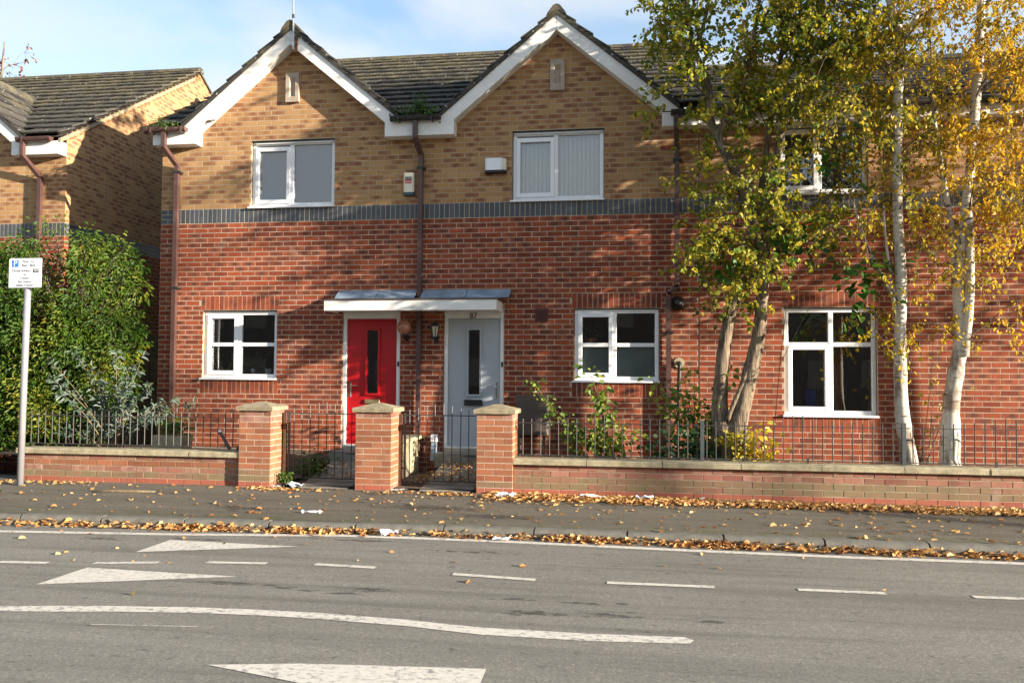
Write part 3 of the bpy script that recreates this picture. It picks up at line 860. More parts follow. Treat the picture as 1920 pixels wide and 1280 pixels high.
def gable_roof(h, c, half, yf, ye, full_right=False, full_left=False, apex_tile=True, ao=0.0):
    """cross gable: deck, verge tiles seen from the front, bargeboards, soffit, ridge"""
    d = MB()
    ap = AP
    for s_ in (-1, 1):
        q = [(c, ap), (c + s_ * half, ap - GS * half), (c + s_ * half, ap - GS * half + .06), (c, ap + .06)]
        d.prism(q if s_ > 0 else q[::-1], yf - .025, ye, 'y')
    ro = d.build('gable_roof', 'roof_tile', h)
    a = math.atan(GS)
    for s_ in (-1, 1):
        ya = Vector((-s_ * math.cos(a), 0, math.sin(a))); za = Vector((s_ * math.sin(a), 0, math.cos(a)))
        xa = ya.cross(za)
        M = frame(xa, ya, za)
        n = round(half / math.cos(a) / 0.335)
        gg = half / math.cos(a) / n
        cols = [yf - 0.02 + 0.15]
        if (s_ > 0 and full_right) or (s_ < 0 and full_left):
            cols = [yf - 0.02 + 0.15 + 0.3 * i for i in range(int((ye - yf) / 0.3))]
        for r in range(n):
            for cy_ in cols:
                m4 = M @ Matrix.Rotation(random.uniform(-.008, .008), 4, 'Y')
                m4.translation = Vector((c + s_ * half, cy_, ap - GS * half + .066)) + ya * (gg * r) + za * random.uniform(0, .006)
                place_tile(ro, m4, 0.294, 0.40 if r < n - 1 else gg - .01)
    if apex_tile:
        y_ = yf - .03
        while y_ < ye - 0.2:
            t_ = MB()
            t_.prism([(c + 0.15, ap - .03), (c + 0.13, ap + 0.02), (c + .05, ap + .125), (c, ap + .145), (c - .05, ap + .125), (c - 0.13, ap + 0.02), (c - 0.15, ap - .03), (c, ap + .06)], y_ + .003, y_ + .44, 'y')
            t_.build('ridge_tile', 'roof_tile', ro)
            y_ += 0.45
    hb = 1.50                    # bargeboard run
    for s_ in (-1, 1):
        b = MB()
        z_e = ap - GS * hb
        q = [(c + s_ * .002, ap - .005), (c + s_ * .002, ap - .225), (c + s_ * hb, z_e - .223), (c + s_ * 1.735, z_e - .223), (c + s_ * 1.735, ap - GS * 1.735 - .004)]
        b.prism(q if s_ < 0 else q[::-1], yf, yf + .022, 'y')
        b.build('bargeboard', 'old_white', h)
        sf = MB()
        q = [(c, ap - .222), (c, ap - .208), (c + s_ * hb, z_e - .208), (c + s_ * hb, z_e - .222)]
        sf.prism(q if s_ < 0 else q[::-1], yf + .0225, yf + .40, 'y')
        sf.build('soffit', 'old_white', h)
    return ro

def eaves_box(h, x0, x1, yf, yb, z0, z1):
    b = MB()
    b.bbox(x0, x1, yf, yb, z0, z1, .008)
    return b.build('eaves_box', 'old_white', h)

def gutter(h, x0, x1, yf, z, mat='brown_pvc'):
    g = MB()
    n = 8
    outer = [(yf - .055 + .06 * math.cos(math.pi + math.pi * i / n), z + .055 + .075 * math.sin(math.pi + math.pi * i / n)) for i in range(n + 1)]
    inner = [(yf - .055 + .052 * math.cos(math.pi + math.pi * i / n), z + .055 + .067 * math.sin(math.pi + math.pi * i / n)) for i in range(n + 1)]
    g.prism((outer + inner[::-1])[::-1], x0, x1, 'x')
    g.prism([(y_, z_) for y_, z_ in outer][::-1], x0 - .006, x0, 'x'); g.prism([(y_, z_) for y_, z_ in outer][::-1], x1, x1 + .006, 'x')
    for xb in np.arange(x0 + .12, x1, 0.5):
        g.box(xb - .012, xb + .012, yf - .119, yf - .0, z - .028, z - .018)
        g.box(xb - .012, xb + .012, yf - .122, yf - .112, z - .025, z + .06)
    return g.build('gutter', mat, h)

def downpipe(h, path, w=0.066, clips=(), mat='brown_pvc', yoff=-0.075):
    """square section pipe through points (x, y, z)"""
    b = MB()
    hw = w / 2
    for (p_, q) in zip(path[:-1], path[1:]):
        p_, q = Vector(p_), Vector(q)
        d = (q - p_).normalized()
        s1 = Vector((1, 0, 0)) if abs(d.x) < 0.8 else Vector((0, 0, 1))
        s1 = (s1 - d * s1.dot(d)).normalized()
        s2 = d.cross(s1)
        e = d * (0.02 if abs(d.z) < 0.99 else 0.0)
        pts = []
        for base in (p_ - e, q + e):
            pts += [base + s1 * hw + s2 * hw, base - s1 * hw + s2 * hw, base - s1 * hw - s2 * hw, base + s1 * hw - s2 * hw]
        n0 = len(b.v)
        b.v += [tuple(x) for x in pts]
        for f in ((0, 1, 2, 3), (7, 6, 5, 4), (0, 4, 5, 1), (1, 5, 6, 2), (2, 6, 7, 3), (3, 7, 4, 0)):
            b.f.append(tuple(n0 + i for i in f)); b.mi.append(0)
    o = b.build('downpipe', mat, h)
    for (x, z) in clips:
        cbx = MB()
        y_ = path[-1][1]
        cbx.box(x - hw - .006, x + hw + .006, y_ - hw - .006, y_ - hw - .0005, z - .017, z + .017)
        cbx.box(x - hw - .02, x - hw - .0008, y_ - hw - .006, -0.002 if y_ < 0.2 else y_ + .06, z - .017, z + .017)
        cbx.box(x + hw + .0008, x + hw + .034, y_ - hw - .006, -0.002 if y_ < 0.2 else y_ + .06, z - .017, z + .017)
        cbx.build('pipe_clip', 'black_pvc', o)
    return o

def interior(h, x0, x1, y0):
    b = MB()
    for (za, zb, mi, dep) in ((0.3, 2.62, 0, 3.4), (2.75, 4.97, 0, 2.4)):
        a, c = x0 + .12, x1 - .12
        b.poly([(a, y0 + dep, za), (c, y0 + dep, za), (c, y0 + dep, zb), (a, y0 + dep, zb)], 0)
        b.poly([(a, y0 + .02, za), (a, y0 + dep, za), (a, y0 + dep, zb), (a, y0 + .02, zb)], 0)
        b.poly([(c, y0 + .02, za), (c, y0 + .02, zb), (c, y0 + dep, zb), (c, y0 + dep, za)], 0)
        b.poly([(a, y0 + .02, za), (c, y0 + .02, za), (c, y0 + dep, za), (a, y0 + dep, za)], 1)
        b.poly([(a, y0 + .02, zb), (a, y0 + dep, zb), (c, y0 + dep, zb), (c, y0 + .02, zb)], 0)
    b.build('interior_room', ['room_wall', 'room_dark'], h)

def plaque(h, xc, zc, yf=0.0):
    b = MB()
    w, hh = 0.105, 0.225
    # stone surround with a tapered slot
    for (xa, xb, za, zb) in ((-w, -.048, -hh, hh), (.048, w, -hh, hh), (-.048, .048, hh - .075, hh), (-.048, .048, -hh, -hh + .075)):
        b.box(xc + xa, xc + xb, yf - .05, yf + .015, zc + za, zc + zb)
    o, i = .048, .022
    O = [(-o, -hh + .075), (o, -hh + .075), (o, hh - .075), (-o, hh - .075)]
    I = [(-i, -hh + .11), (i, -hh + .11), (i, hh - .13), (-i, hh - .13)]
    for k in range(4):
        j = (k + 1) % 4
        b.poly([(xc + O[k][0], yf - .05, zc + O[k][1]), (xc + O[j][0], yf - .05, zc + O[j][1]), (xc + I[j][0], yf - .006, zc + I[j][1]), (xc + I[k][0], yf - .006, zc + I[k][1])])
    b.poly([(xc + x, yf - .006, zc + z) for x, z in I])
    return b.build('stone_slot', 'stone', h)

def text_mesh(name, body, size, x, y, z, mat, parent, align='CENTER', ext=0.0006, rx=90):
    cu = bpy.data.curves.new(name, 'FONT')
    cu.body = body; cu.size = size; cu.extrude = ext; cu.align_x = align; cu.align_y = 'CENTER'; cu.resolution_u = 2
    tmp = bpy.data.objects.new('tmp', cu)
    COL.objects.link(tmp)
    dg = bpy.context.evaluated_depsgraph_get()
    me = bpy.data.meshes.new_from_object(tmp.evaluated_get(dg))
    bpy.data.objects.remove(tmp)
    me.name = name
    me.transform(Matrix.Rotation(R(90), 4, 'X'))
    me.materials.clear(); me.materials.append(MATS[mat])
    return link(name, me, (x, y, z), parent)

# --- house A (red door) and house B (grey door)
GA, GB = 2.165, 6.215
XA, XB, XC, XD = 0.0, 4.16, 8.234, 16.8
winA = [(1.475, 2.825, 4.0, 5.02, 'upper'), (0.735, 1.945, 1.375, 2.405, 'four')]
winB = [(5.55, 6.895, 4.0, 5.02, 'upper'), (6.465, 7.68, 1.375, 2.405, 'four')]
winC = [(9.30, 10.52, 4.0, 5.0, 'upper'), (9.385, 10.615, 0.925, 2.405, 'tall')]
doorA, doorB = (2.985, 3.885, 0.36, 2.42), (4.545, 5.45, 0.36, 2.42)
def skipAB(q):
    return any(gz(q.x, c) > q.z + 0.12 and q.y < 2.2 for c in (GA, GB))

hA, itA = house('terraced_house', 'brick end house with a red front door and a mast at its gable peak', XA, XB, 0.0, None, [GA], winA, [doorA], ends=(True, False))
emit_bricks(hA, itA)
hB, itB = house('terraced_house', 'brick house with a pale grey front door numbered 87', XB, XC, 0.0, None, [GB], winB, [doorB])
emit_bricks(hB, itB)
hC, itC = house('terraced_house', 'brick house without a gable, half hidden behind the autumn trees', XC, XD, 0.0, None, [], winC, [])
emit_bricks(hC, itC)
for h, w in ((hA, winA), (hB, winB), (hC, winC)):
    for (a, b, c, d, k) in w:
        windowed(h, a + .008, b - .008, c, d, k)
for h, a, b in ((hA, XA, XB), (hB, XB, XC), (hC, XC, XD)): interior(h, a, b, 0.0)
# blinds and films behind glass
b = MB(); b.box(1.50, 2.80, 0.20, 0.205, 4.0, 5.0); b.build('roller_blind', 'curtain_grey', hA)
for i in range(20):
    b = MB(); x = 5.60 + i * 0.064
    b.prism([(x, .19), (x + .028, .180), (x + .055, .198), (x + .055, .200), (x + .028, .182), (x, .192)], 4.02, 4.98); b.build('blind_slat', 'blind_white', hB)
b = MB(); b.box(9.34, 10.48, 0.22, 0.225, 4.0, 4.98); b.build('net_curtain', 'curtain_grey', hC)
b = MB(); b.box(6.48, 7.66, 0.150, 0.153, 1.38, 1.875); b.build('privacy_film', 'film_grey', hB)
# lattice leading on the upper window of house C
b = MB()
for x0_, x1_ in ((9.42, 9.83), (9.93, 10.44)):
    for k in range(1, 4): b.box(x0_ + (x1_ - x0_) * k / 4 - .003, x0_ + (x1_ - x0_) * k / 4 + .003, .089, .0915, 4.06, 4.92)
    for k in range(1, 6): b.box(x0_, x1_, .0885, .091, 4.06 + .86 * k / 6 - .003, 4.06 + .86 * k / 6 + .003)
b.build('window_leading', 'ink_black', hC)
# roofs
main_roof(hA, XA - .06, XB, -0.17, 5.27, 4.0, TK, [GA], skipAB, cr=False)
main_roof(hB, XB, XC + .08, -0.17, 5.27, 4.0, TK, [GB], skipAB, cl=False)
main_roof(hC, XC + .085, XD + .05, -0.17, 5.17, 4.0, 0.50, [])
gable_roof(hA, GA, 1.74, -0.20, 2.6)
gable_roof(hB, GB, 1.74, -0.20, 2.6)
for h, c, x in ((hA, GA, 0), (hB, GB, 0)): plaque(h, c - (0.02 if h is hA else 0.0), 5.815)
eaves_box(hA, -0.05, GA - 1.501, -0.20, -.002, 4.955, 5.17)
eaves_box(hA, GA + 1.501, XB, -0.20, -.002, 4.955, 5.17)
eaves_box(hB, XB, GB - 1.501, -0.201, -.002, 4.955, 5.17)
eaves_box(hB, GB + 1.501, XC, -0.20, -.002, 4.955, 5.15)
eaves_box(hC, XC, XD, -0.19, -.002, 4.955, 5.12)
gutter(hA, -0.14, 0.53, -0.205, 5.14)
gutter(hA, 3.78, 4.52, -0.205, 5.17, 'black_pvc')
gutter(hC, 7.84, XD, -0.205, 5.10, 'black_pvc')
downpipe(hA, [(.17, -.255, 5.13), (.17, -.255, 4.90), (.292, -.07, 4.66), (.292, -.07, 0.3)], clips=[(.292, 4.55), (.292, 2.75)])
downpipe(hA, [(4.15, -.26, 5.15), (4.15, -.26, 4.90), (4.19, -.07, 4.70), (4.19, -.07, 0.3)], clips=[(4.19, 4.50)])
downpipe(hB, [(7.905, -.255, 5.09), (7.905, -.255, 4.90), (7.925, -.07, 4.66), (7.925, -.07, 2.70), (7.805, -.07, 2.62), (7.805, -.07, 0.3)], clips=[(7.925, 4.50), (7.805, 2.05)])
b = MB(); b.box(XC - .006, XC + .006, -.002, .02, 0, 4.9); b.build('movement_joint', 'brown_pvc', hC)
# odd red brick let into the buff wall by the pipe
b = MB(); b.box(7.70, 7.885, -.006, .02, 4.664, 4.729); b.build('brick', 'red_brick', hB)

def front_door(h, x0, x1, hinge_right, paint, y=0.0, numbered=None):
    fr = MB()
    zt, zb = 2.345, 0.365
    fr.bbox(x0 + .004, x0 + .062, y + .02, y + .11, zb, zt); fr.bbox(x1 - .062, x1 - .004, y + .02, y + .11, zb, zt)
    fr.box(x0 + .062, x1 - .062, y + .022, y + .11, zt - .075, zt)
    fr.box(x0 + .062, x1 - .062, y + .015, y + .11, zb, zb + .03)
    fr.box(x0, x1, y + .03, y + .11, zt, 2.43)
    fo = fr.build('door_frame', 'old_white', h)
    a, b_ = x0 + .066, x1 - .066
    z0, z1 = zb + .034, zt - .079
    c = (a + b_) / 2 + (0.015 if hinge_right else 0.0)
    ga, gb, gc, gd = c - .10, c + .10, 1.155, 2.10
    lf = MB()
    panel_holes(lf, a, b_, z0, z1, [(ga, gb, gc, gd)], lambda u, z: (u, y + .055, z))
    lf.box(a, b_, y + .0555, y + .056, z0, z0 + .001)
    for (p_, q) in (((ga, gc), (gb, gc)), ((gb, gc), (gb, gd)), ((gb, gd), (ga, gd)), ((ga, gd), (ga, gc))):
        lf.poly([(p_[0], y + .055, p_[1]), (q[0], y + .055, q[1]), (q[0], y + .09, q[1]), (p_[0], y + .09, p_[1])])
    d = lf.build('door', paint, h)
    g = MB()
    w = 0.028
    for (xa, xb, za, zb_) in ((ga - .012, ga + w - .012, gc, gd), (gb - w + .012, gb + .012, gc, gd), (ga - .012, gb + .012, gd, gd + w), (ga - .012, gb + .012, gc - w, gc)):
        g.box(xa, xb, y + .026, y + .06, za, zb_)
    g.build('glazing_frame', paint, d)
    gl = MB(); gl.box(ga, gb, y + .066, y + .08, gc, gd); gl.mi = [1, 1, 0, 1, 1, 1]
    gl.build('glazing', ['glass', 'clear'], d)
    lp = MB()
    if hinge_right:
        lp.bbox(c - .115, c + .115, y + .030, y + .0545, 1.005, 1.065); lp.box(c - .10, c + .10, y + .024, y + .0295, 1.018, 1.052)
        lp.build('letter_plate', 'brass', d)
    else:
        lp.bbox(c - .14, c + .13, y + .012, y + .0545, .995, 1.075)
        lp.box(c - .14, c + .13, y + .004, y + .0115, 1.06, 1.078)
        lp.build('letter_plate', 'ink_black', d)
    hx = a + .05 if hinge_right else b_ - .05
    s_ = 1 if hinge_right else -1
    hd = MB()
    hd.bbox(hx - .018, hx + .018, y + .040, y + .0545, 1.10, 1.33)
    hd.tube([(hx, y + .04, 1.27), (hx, y - .01, 1.27), (hx + s_ * .03, y - .02, 1.27), (hx + s_ * .14, y - .02, 1.265)], [.010, .010, .010, .008], 8)
    hd.build('handle', 'chrome' if not hinge_right else 'brown_metal', d)
    return fo, d
foA, dA = front_door(hA, doorA[0], doorA[1], True, 'red_paint')
foB, dB = front_door(hB, doorB[0], doorB[1], False, 'grey_paint')
text_mesh('number_87', '87', 0.115, 4.985, 0.018, 2.305, 'brown_metal', foB, ext=.003)
for x, fo in ((3.855, foA), (5.42, foB)):
    b = MB(); b.bbox(x - .013, x + .013, -.002, .0195, 1.56, 1.63); b.tube([(x, -.002, 1.583), (x, -.006, 1.583)], .007, 8)
    b.build('doorbell', 'ink_black', fo)
# steps
for h, a, b_ in ((hA, 2.93, 3.93), (hB, 4.50, 5.50)):
    b = MB(); b.box(a, b_, -.34, -.003, 0.12, .315); b.build('doorstep', 'path_concrete', h)

# canopy over both doors
can = thing('porch_canopy', 'white flat canopy with lead flashing over the red and grey doors', 'canopy', (4.17, 0, 2.35))
b = MB(); b.box(2.905, 5.425, -.55, -.528, 2.352, 2.498); b.build('fascia', 'old_white', can)
b = MB(); b.box(2.905, 2.925, -.527, -.003, 2.353, 2.497); b.box(5.405, 5.425, -.527, -.003, 2.353, 2.497); b.build('side_board', 'old_white', can)
b = MB(); b.box(2.926, 5.404, -.527, -.004, 2.372, 2.384); b.build('soffit', 'old_white', can)
b = MB(); b.prism([(-.565, 2.499), (-.565, 2.512), (-.003, 2.58), (-.003, 2.50)], 2.895, 5.435, 'x'); b.build('felt_roof', 'brown_metal', can)
for a, c in ((2.93, 3.55), (3.56, 4.145), (4.235, 4.9), (4.91, 5.545)):
    b = MB(); b.prism([(-.20, 2.556), (-.20, 2.566), (-.018, 2.690), (-.003, 2.690), (-.003, 2.675), (-.02, 2.675)], a, c, 'x'); b.build('flashing', 'lead_flashing', can)

# --- things fixed to the walls
al = thing('alarm_box', 'cream alarm box with black and red lettering beside the brown downpipe', 'alarm box', (4.02, 0, 4.10))
b = MB(); b.bbox(3.925, 4.085, -.075, -.002, 4.145, 4.435, .02); b.build('cover', 'cream_plastic', al)
b = MB(); b.bbox(3.922, 4.092, -.078, -.002, 4.10, 4.144, .02); b.build('base_lens', 'petrol_plastic', al)
b = MB(); b.box(3.952, 4.052, -.0785, -.0755, 4.325, 4.37); b.build('black_label', 'ink_black', al)
b = MB(); b.box(3.952, 4.052, -.0785, -.0755, 4.275, 4.3245); b.build('red_label', 'label_red', al)
text_mesh('lettering', 'ALARM', .030, 4.002, -.0795, 4.347, 'paper_white', al)
text_mesh('lettering', 'ZONE', .030, 4.002, -.0795, 4.300, 'paper_white', al)

sb = thing('alarm_box', 'wide white alarm box with dark base beside the blind window', 'alarm box', (5.31, 0, 4.40))
b = MB(); b.bbox(5.165, 5.43, -.13, -.002, 4.425, 4.60, .03); b.build('cover', 'sign_white', sb)
b = MB(); b.prism([(5.431, -.002), (5.431, -.10), (5.47, -.075), (5.47, -.002)], 4.43, 4.60); b.build('side_lens', 'cream_plastic', sb)
b = MB(); b.bbox(5.160, 5.475, -.132, -.002, 4.392, 4.424, .03); b.build('base', 'ink_black', sb)

gl = thing('wall_lamp', 'round amber globe wall lamp on a black arm beside the red door', 'wall lamp', (3.965, 0, 1.97))
b = MB(); b.tube([(3.985, -.002, 1.985), (3.985, -.03, 1.985)], [.045, .04], 12); b.tube([(3.985, -.03, 1.985), (3.985, -.11, 1.97), (3.985, -.14, 2.0), (3.985, -.14, 2.045)], [.018, .016, .02, .045], 10); b.build('arm', 'ink_black', gl, True)
t = NT('amber_globe'); p_ = t.pos()
t.bsdf(t.mix(t.noise(p_, 14, 4), (0.30, 0.12, 0.06), (0.42, 0.20, 0.12)), 0.12, None, 0, 0.6)
MATS['amber_globe'] = t.m
b = MB(); b.ball((3.985, -.14, 2.135), .105, n=20, m=12); b.build('globe', 'amber_globe', gl, True)

ln = thing('wall_lamp', 'black carriage lantern between the brown downpipe and the grey door', 'wall lamp', (4.42, 0, 1.93))
cx, cy_ = 4.44, -.13
b = MB(); b.bbox(cx + .0 - .028, cx + .028, -.02, -.002, 1.90, 2.06, .006); b.tube([(cx, -.02, 2.0), (cx, -.07, 1.94), (cx, -.13, 1.95), (cx, -.13, 1.99)], [.013, .013, .013, .02], 8); b.build('bracket', 'ink_black', ln)
b = MB()
for k in range(6):
    q = k * math.pi / 3
    b.tube([(cx + .038 * math.cos(q), cy_ + .038 * math.sin(q), 1.99), (cx + .068 * math.cos(q), cy_ + .068 * math.sin(q), 2.15)], .005, 5)
b.tube([(cx, cy_, 1.985), (cx, cy_, 1.995)], [.042, .042], 6); b.tube([(cx, cy_, 2.145), (cx, cy_, 2.16), (cx, cy_, 2.205), (cx, cy_, 2.215), (cx, cy_, 2.235)], [.08, .08, .03, .012, .012], 6)
b.build('cage', 'ink_black', ln)
t = NT('lantern_glass'); t.bsdf(t.mix(t.noise(t.pos(), 20, 3), (0.42, 0.38, 0.28), (0.55, 0.50, 0.38)), 0.2); MATS['lantern_glass'] = t.m
b = MB(); b.tube([(cx, cy_, 1.995), (cx, cy_, 2.145)], [.034, .062], 6); b.build('glass', 'lantern_glass', ln)

vn = thing('wall_vent', 'brown louvred air vent set in the red brick beside the canopy', 'vent', (5.99, 0, 2.21))
b = MB(); b.box(5.90, 6.095, -.008, -.0005, 2.215, 2.415); b.build('plate', 'vent_brown', vn)
for k in range(8):
    b = MB(); z = 2.232 + k * .0215; b.prism([(-.0085, z), (-.022, z), (-.0085, z + .018)], 5.912, 6.083, 'x'); b.build('louvre', 'vent_brown', vn)

fl = thing('boiler_flue', 'round black boiler flue with a stained brick patch below it', 'flue', (7.93, 0, 2.36))
b = MB()
ring = [(.098, .0), (.10, .02), (.075, .045), (.07, .045)]
b.tube([(7.94, -.002, 2.47), (7.94, -.02, 2.47)], [.10, .10], 20); b.tube([(7.94, -.02, 2.47), (7.94, -.05, 2.47)], [.095, .075], 20)
b.build('collar', 'black_pvc', fl, True)
b = MB(); b.tube([(7.94, -.05, 2.47), (7.94, -.10, 2.47)], [.062, .060], 18, cap=False); b.tube([(7.94, -.10, 2.47), (7.94, -.055, 2.47)], [.050, .050], 18, cap=True); b.build('pipe', 'black_pvc', fl, True)

co = thing('waste_pipe', 'short black waste pipe with grey collar on the brick under the flue', 'pipe', (7.93, 0, 1.0))
b = MB(); b.tube([(7.955, -.003, 1.63), (7.955, -.02, 1.63)], .075, 16); b.build('collar', 'coping_stone', co)
b = MB(); b.tube([(7.955, -.02, 1.63), (7.955, -.075, 1.62), (7.955, -.085, 1.55), (7.94, -.075, 1.2), (7.94, -.07, .3)], [.028, .03, .028, .022, .022], 10); b.build('pipe', 'ink_black', co, True)

mt = thing('meter_box', 'dark brown meter cupboard on legs beside the grey door', 'meter box', (5.90, -.2, .3))
b = MB(); b.bbox(5.66, 6.13, -.26, -.03, .60, 1.165, .012); b.build('body', 'brown_metal', mt)
b = MB(); b.bbox(5.685, 6.105, -.268, -.2605, .63, 1.14, .004); b.build('door', 'brown_metal', mt)
for x in (5.72, 6.06):
    b = MB(); b.tube([(x, -.15, .6), (x - .02, -.15, .2)], .022, 8); b.build('leg', 'brown_metal', mt)

an = thing('aerial_mast', 'thin metal aerial mast rising above the gable peak', 'aerial', (2.24, -.22, 6.3))
b = MB(); b.tube([(2.235, -.235, 6.32), (2.225, -.235, 6.85), (2.21, -.235, 8.2)], [.014, .013, .012], 8); b.build('pole', 'antenna_metal', an)
b = MB(); b.box(2.245, 2.29, -.224, -.205, 6.29, 6.54); b.build('wall_bracket', 'rust', an)
b = MB(); b.tube([(2.227, -.235, 6.80), (2.225, -.235, 6.86)], .02, 8); b.build('coupling', 'black_pvc', an)

# --- neighbour house
NX, NY = -2.05, 0.52
GN = -4.42
hN, itN = house('detached_house', 'separate brick house set back beyond the big green shrub', -7.2, NX, NY, None, [GN], [], [], ends=(False, True), loc=(-4.6, NY, 0), band=3.70)
o = (NX, NY, 0)
rows = [(3.70 - k * .075, 'red_brick', 0.0 if k % 2 else .1125) for k in range(1, 50)]
rows += [(3.70 + k * .075, 'blue_brick', 0.0 if k % 2 else .1125) for k in range(3)]
courses(itN, o, R(90), 0, 8.0, rows, [])
zE, NT_ = 5.30, 0.60
rows = [(3.925 + k * .075, 'buff_brick', 0.0 if k % 2 else .1125) for k in range(54)]
courses(itN, o, R(90), 0, 8.4, rows, [], clip=lambda z: ((z - zE) / NT_ - .09 if z > zE - .1 else 0, 8.6 - (z - zE) / NT_ if z > zE - .1 else 8.4))
emit_bricks(hN, itN)
b = MB()
b.poly([(NX - .0022, NY, -.1), (NX - .0022, NY + 8.4, -.1), (NX - .0022, NY + 8.4, zE), (NX - .0022, NY + 4.3, zE + 4.3 * NT_ - .02), (NX - .0022, NY, zE - .02)])
b.build('side_wall', 'buff_mortar', hN)
b = MB()
b.prism([(NY - .2, zE - .085), (NY - .2, zE - .02), (NY + 3.93, zE + 4.13 * NT_ - .02), (NY + 3.93, zE + 4.13 * NT_ - .085)], NX - .01, NX + .035, 'x')
b.build('verge_bedding', 'cap_stone', hN)
def skipN(q): return gz(q.x, GN) + .1 > q.z + .02 and q.y < NY + 3.2
AP0 = AP; AP = 6.72
rN = main_roof(hN, -7.2, NX + .05, NY - .22, 5.36, NY + 4.15, NT_, [GN], skipN)
gable_roof(hN, GN, 1.74, NY - .20, NY + 2.9, full_right=True)
AP = AP0
eaves_box(hN, GN + 1.501, NX, NY - .20, NY - .002, 5.03, 5.245)
gutter(hN, GN + 1.66, NX - .10, NY - .205, 5.24)
downpipe(hN, [(-2.66, NY - .26, 5.22), (-2.66, NY - .26, 5.0), (-2.47, NY - .07, 4.68), (-2.47, NY - .07, .3)], clips=[])

# opposite side of the street: seen only as reflections in the panes
op = thing('opposite_terrace', 'plain brick terrace across the street, seen only as reflections in window panes', 'house', (2, -25, 0))
b = MB(); b.box(-16, 18, -32, -24.5, -.1, 5.2); b.build('wall', 'brown_metal', op)
b = MB(); b.prism([(-32.3, 5.1), (-24.2, 5.1), (-28.2, 7.6)], -16.2, 18.2, 'x'); b.build('roof', 'roof_tile', op)
for x in np.arange(-15, 17.5, 2.1):
    for z in (.9, 3.5):
        b = MB(); b.box(x, x + 1.1, -24.52, -24.45, z, z + 1.2); b.build('window', 'room_dark', op)
        
# ------------------------------------------------------------------ front gardens
sheet('garden_soil', [(-8, -1.62), (2.3, -1.62), (2.3, -.001), (-8, -.001)], 0.30, 'soil')
mb = MB(); mb.poly([(2.3, -1.62, .30), (2.95, -1.62, .06), (2.95, -.001, .2), (2.3, -.001, .30)]); mb.build('garden_bank', 'soil')['kind'] = 'structure'
sheet('garden_soil', [(5.55, -1.62), (14, -1.62), (14, -.001), (5.55, -.001)], 0.26, 'soil')
sheet('side_garden', [(-2.05, -.001), (-.001, -.001), (-.001, 9), (-2.05, 9)], 0.25, 'soil')
sheet('gate_bed', [(2.80, -1.9), (5.6, -1.9), (5.6, -.003), (2.80, -.003)], 0.03, 'soil')
for a, c, d, e in ((3.15, 3.80, 2.98, 3.78), (4.72, 5.36, 4.62, 5.42)):
    mb = MB()
    ys = [-2.0, -1.55, -1.1, -.65, -.34]
    zz = [.012, .055, .10, .15, .175]
    for i in range(4):
        f0, f1 = i / 4, (i + 1) / 4
        xa0, xa1 = a + (d - a) * f0, a + (d - a) * f1
        xb0, xb1 = c + (e - c) * f0, c + (e - c) * f1
        mb.poly([(xa0, ys[i], zz[i]), (xb0, ys[i], zz[i]), (xb1, ys[i + 1], zz[i + 1]), (xa1, ys[i + 1], zz[i + 1])])
    mb.build('garden_path', 'path_concrete')['kind'] = 'structure'

def garden_wall(label, x0, x1, left, copings, dz=0.0):
    w = thing('garden_wall', label, 'wall', ((x0 + x1) / 2, -1.82, 0))
    b = MB(); b.box(x0, x1, -1.9262, -1.71, -.1, .365 + dz); b.build('core', 'dark_mortar', w)
    items = []
    top = .368 + dz
    mats = ['garden_brick', 'garden_brick', 'mossy_brick', 'mossy_brick', 'foot_brick', 'foot_brick']
    if left: mats = ['garden_brick', 'orange_brick', 'garden_brick', 'mossy_brick', 'foot_brick', 'foot_brick']
    for k, m_ in enumerate(mats):
        courses(items, (0, -1.93, 0), 0, x0 + .002, x1 - .002, [(top - (k + 1) * .0745, m_, x0 + (0.0 if k % 2 else .1125))], [], jit=0.0022)
    emit_bricks(w, items, 300)
    for a, c in zip(copings[:-1], copings[1:]):
        b = MB()
        j = random.uniform(-.004, .004)
        b.prism([(-1.985 + j, .366 + dz), (-1.985 + j, .420 + dz), (-1.97 + j, .432 + dz), (-1.68, .436 + dz), (-1.668, .42 + dz), (-1.668, .366 + dz)][::-1], a + .004, c - .004, 'x')
        b.build('coping_stone', 'coping_stone', w)
    return w
garden_wall('low brick wall with coping in front of the big green shrub', -.78, 2.363, True, [-.80, -.125, .78, 1.68, 2.362], .004)
garden_wall('long low mossy brick wall with coping under the birch trees', 5.888, 14.0, False, [5.888, 6.776, 7.669, 8.569, 9.468, 10.366, 11.272, 12.17, 13.07, 14.0])

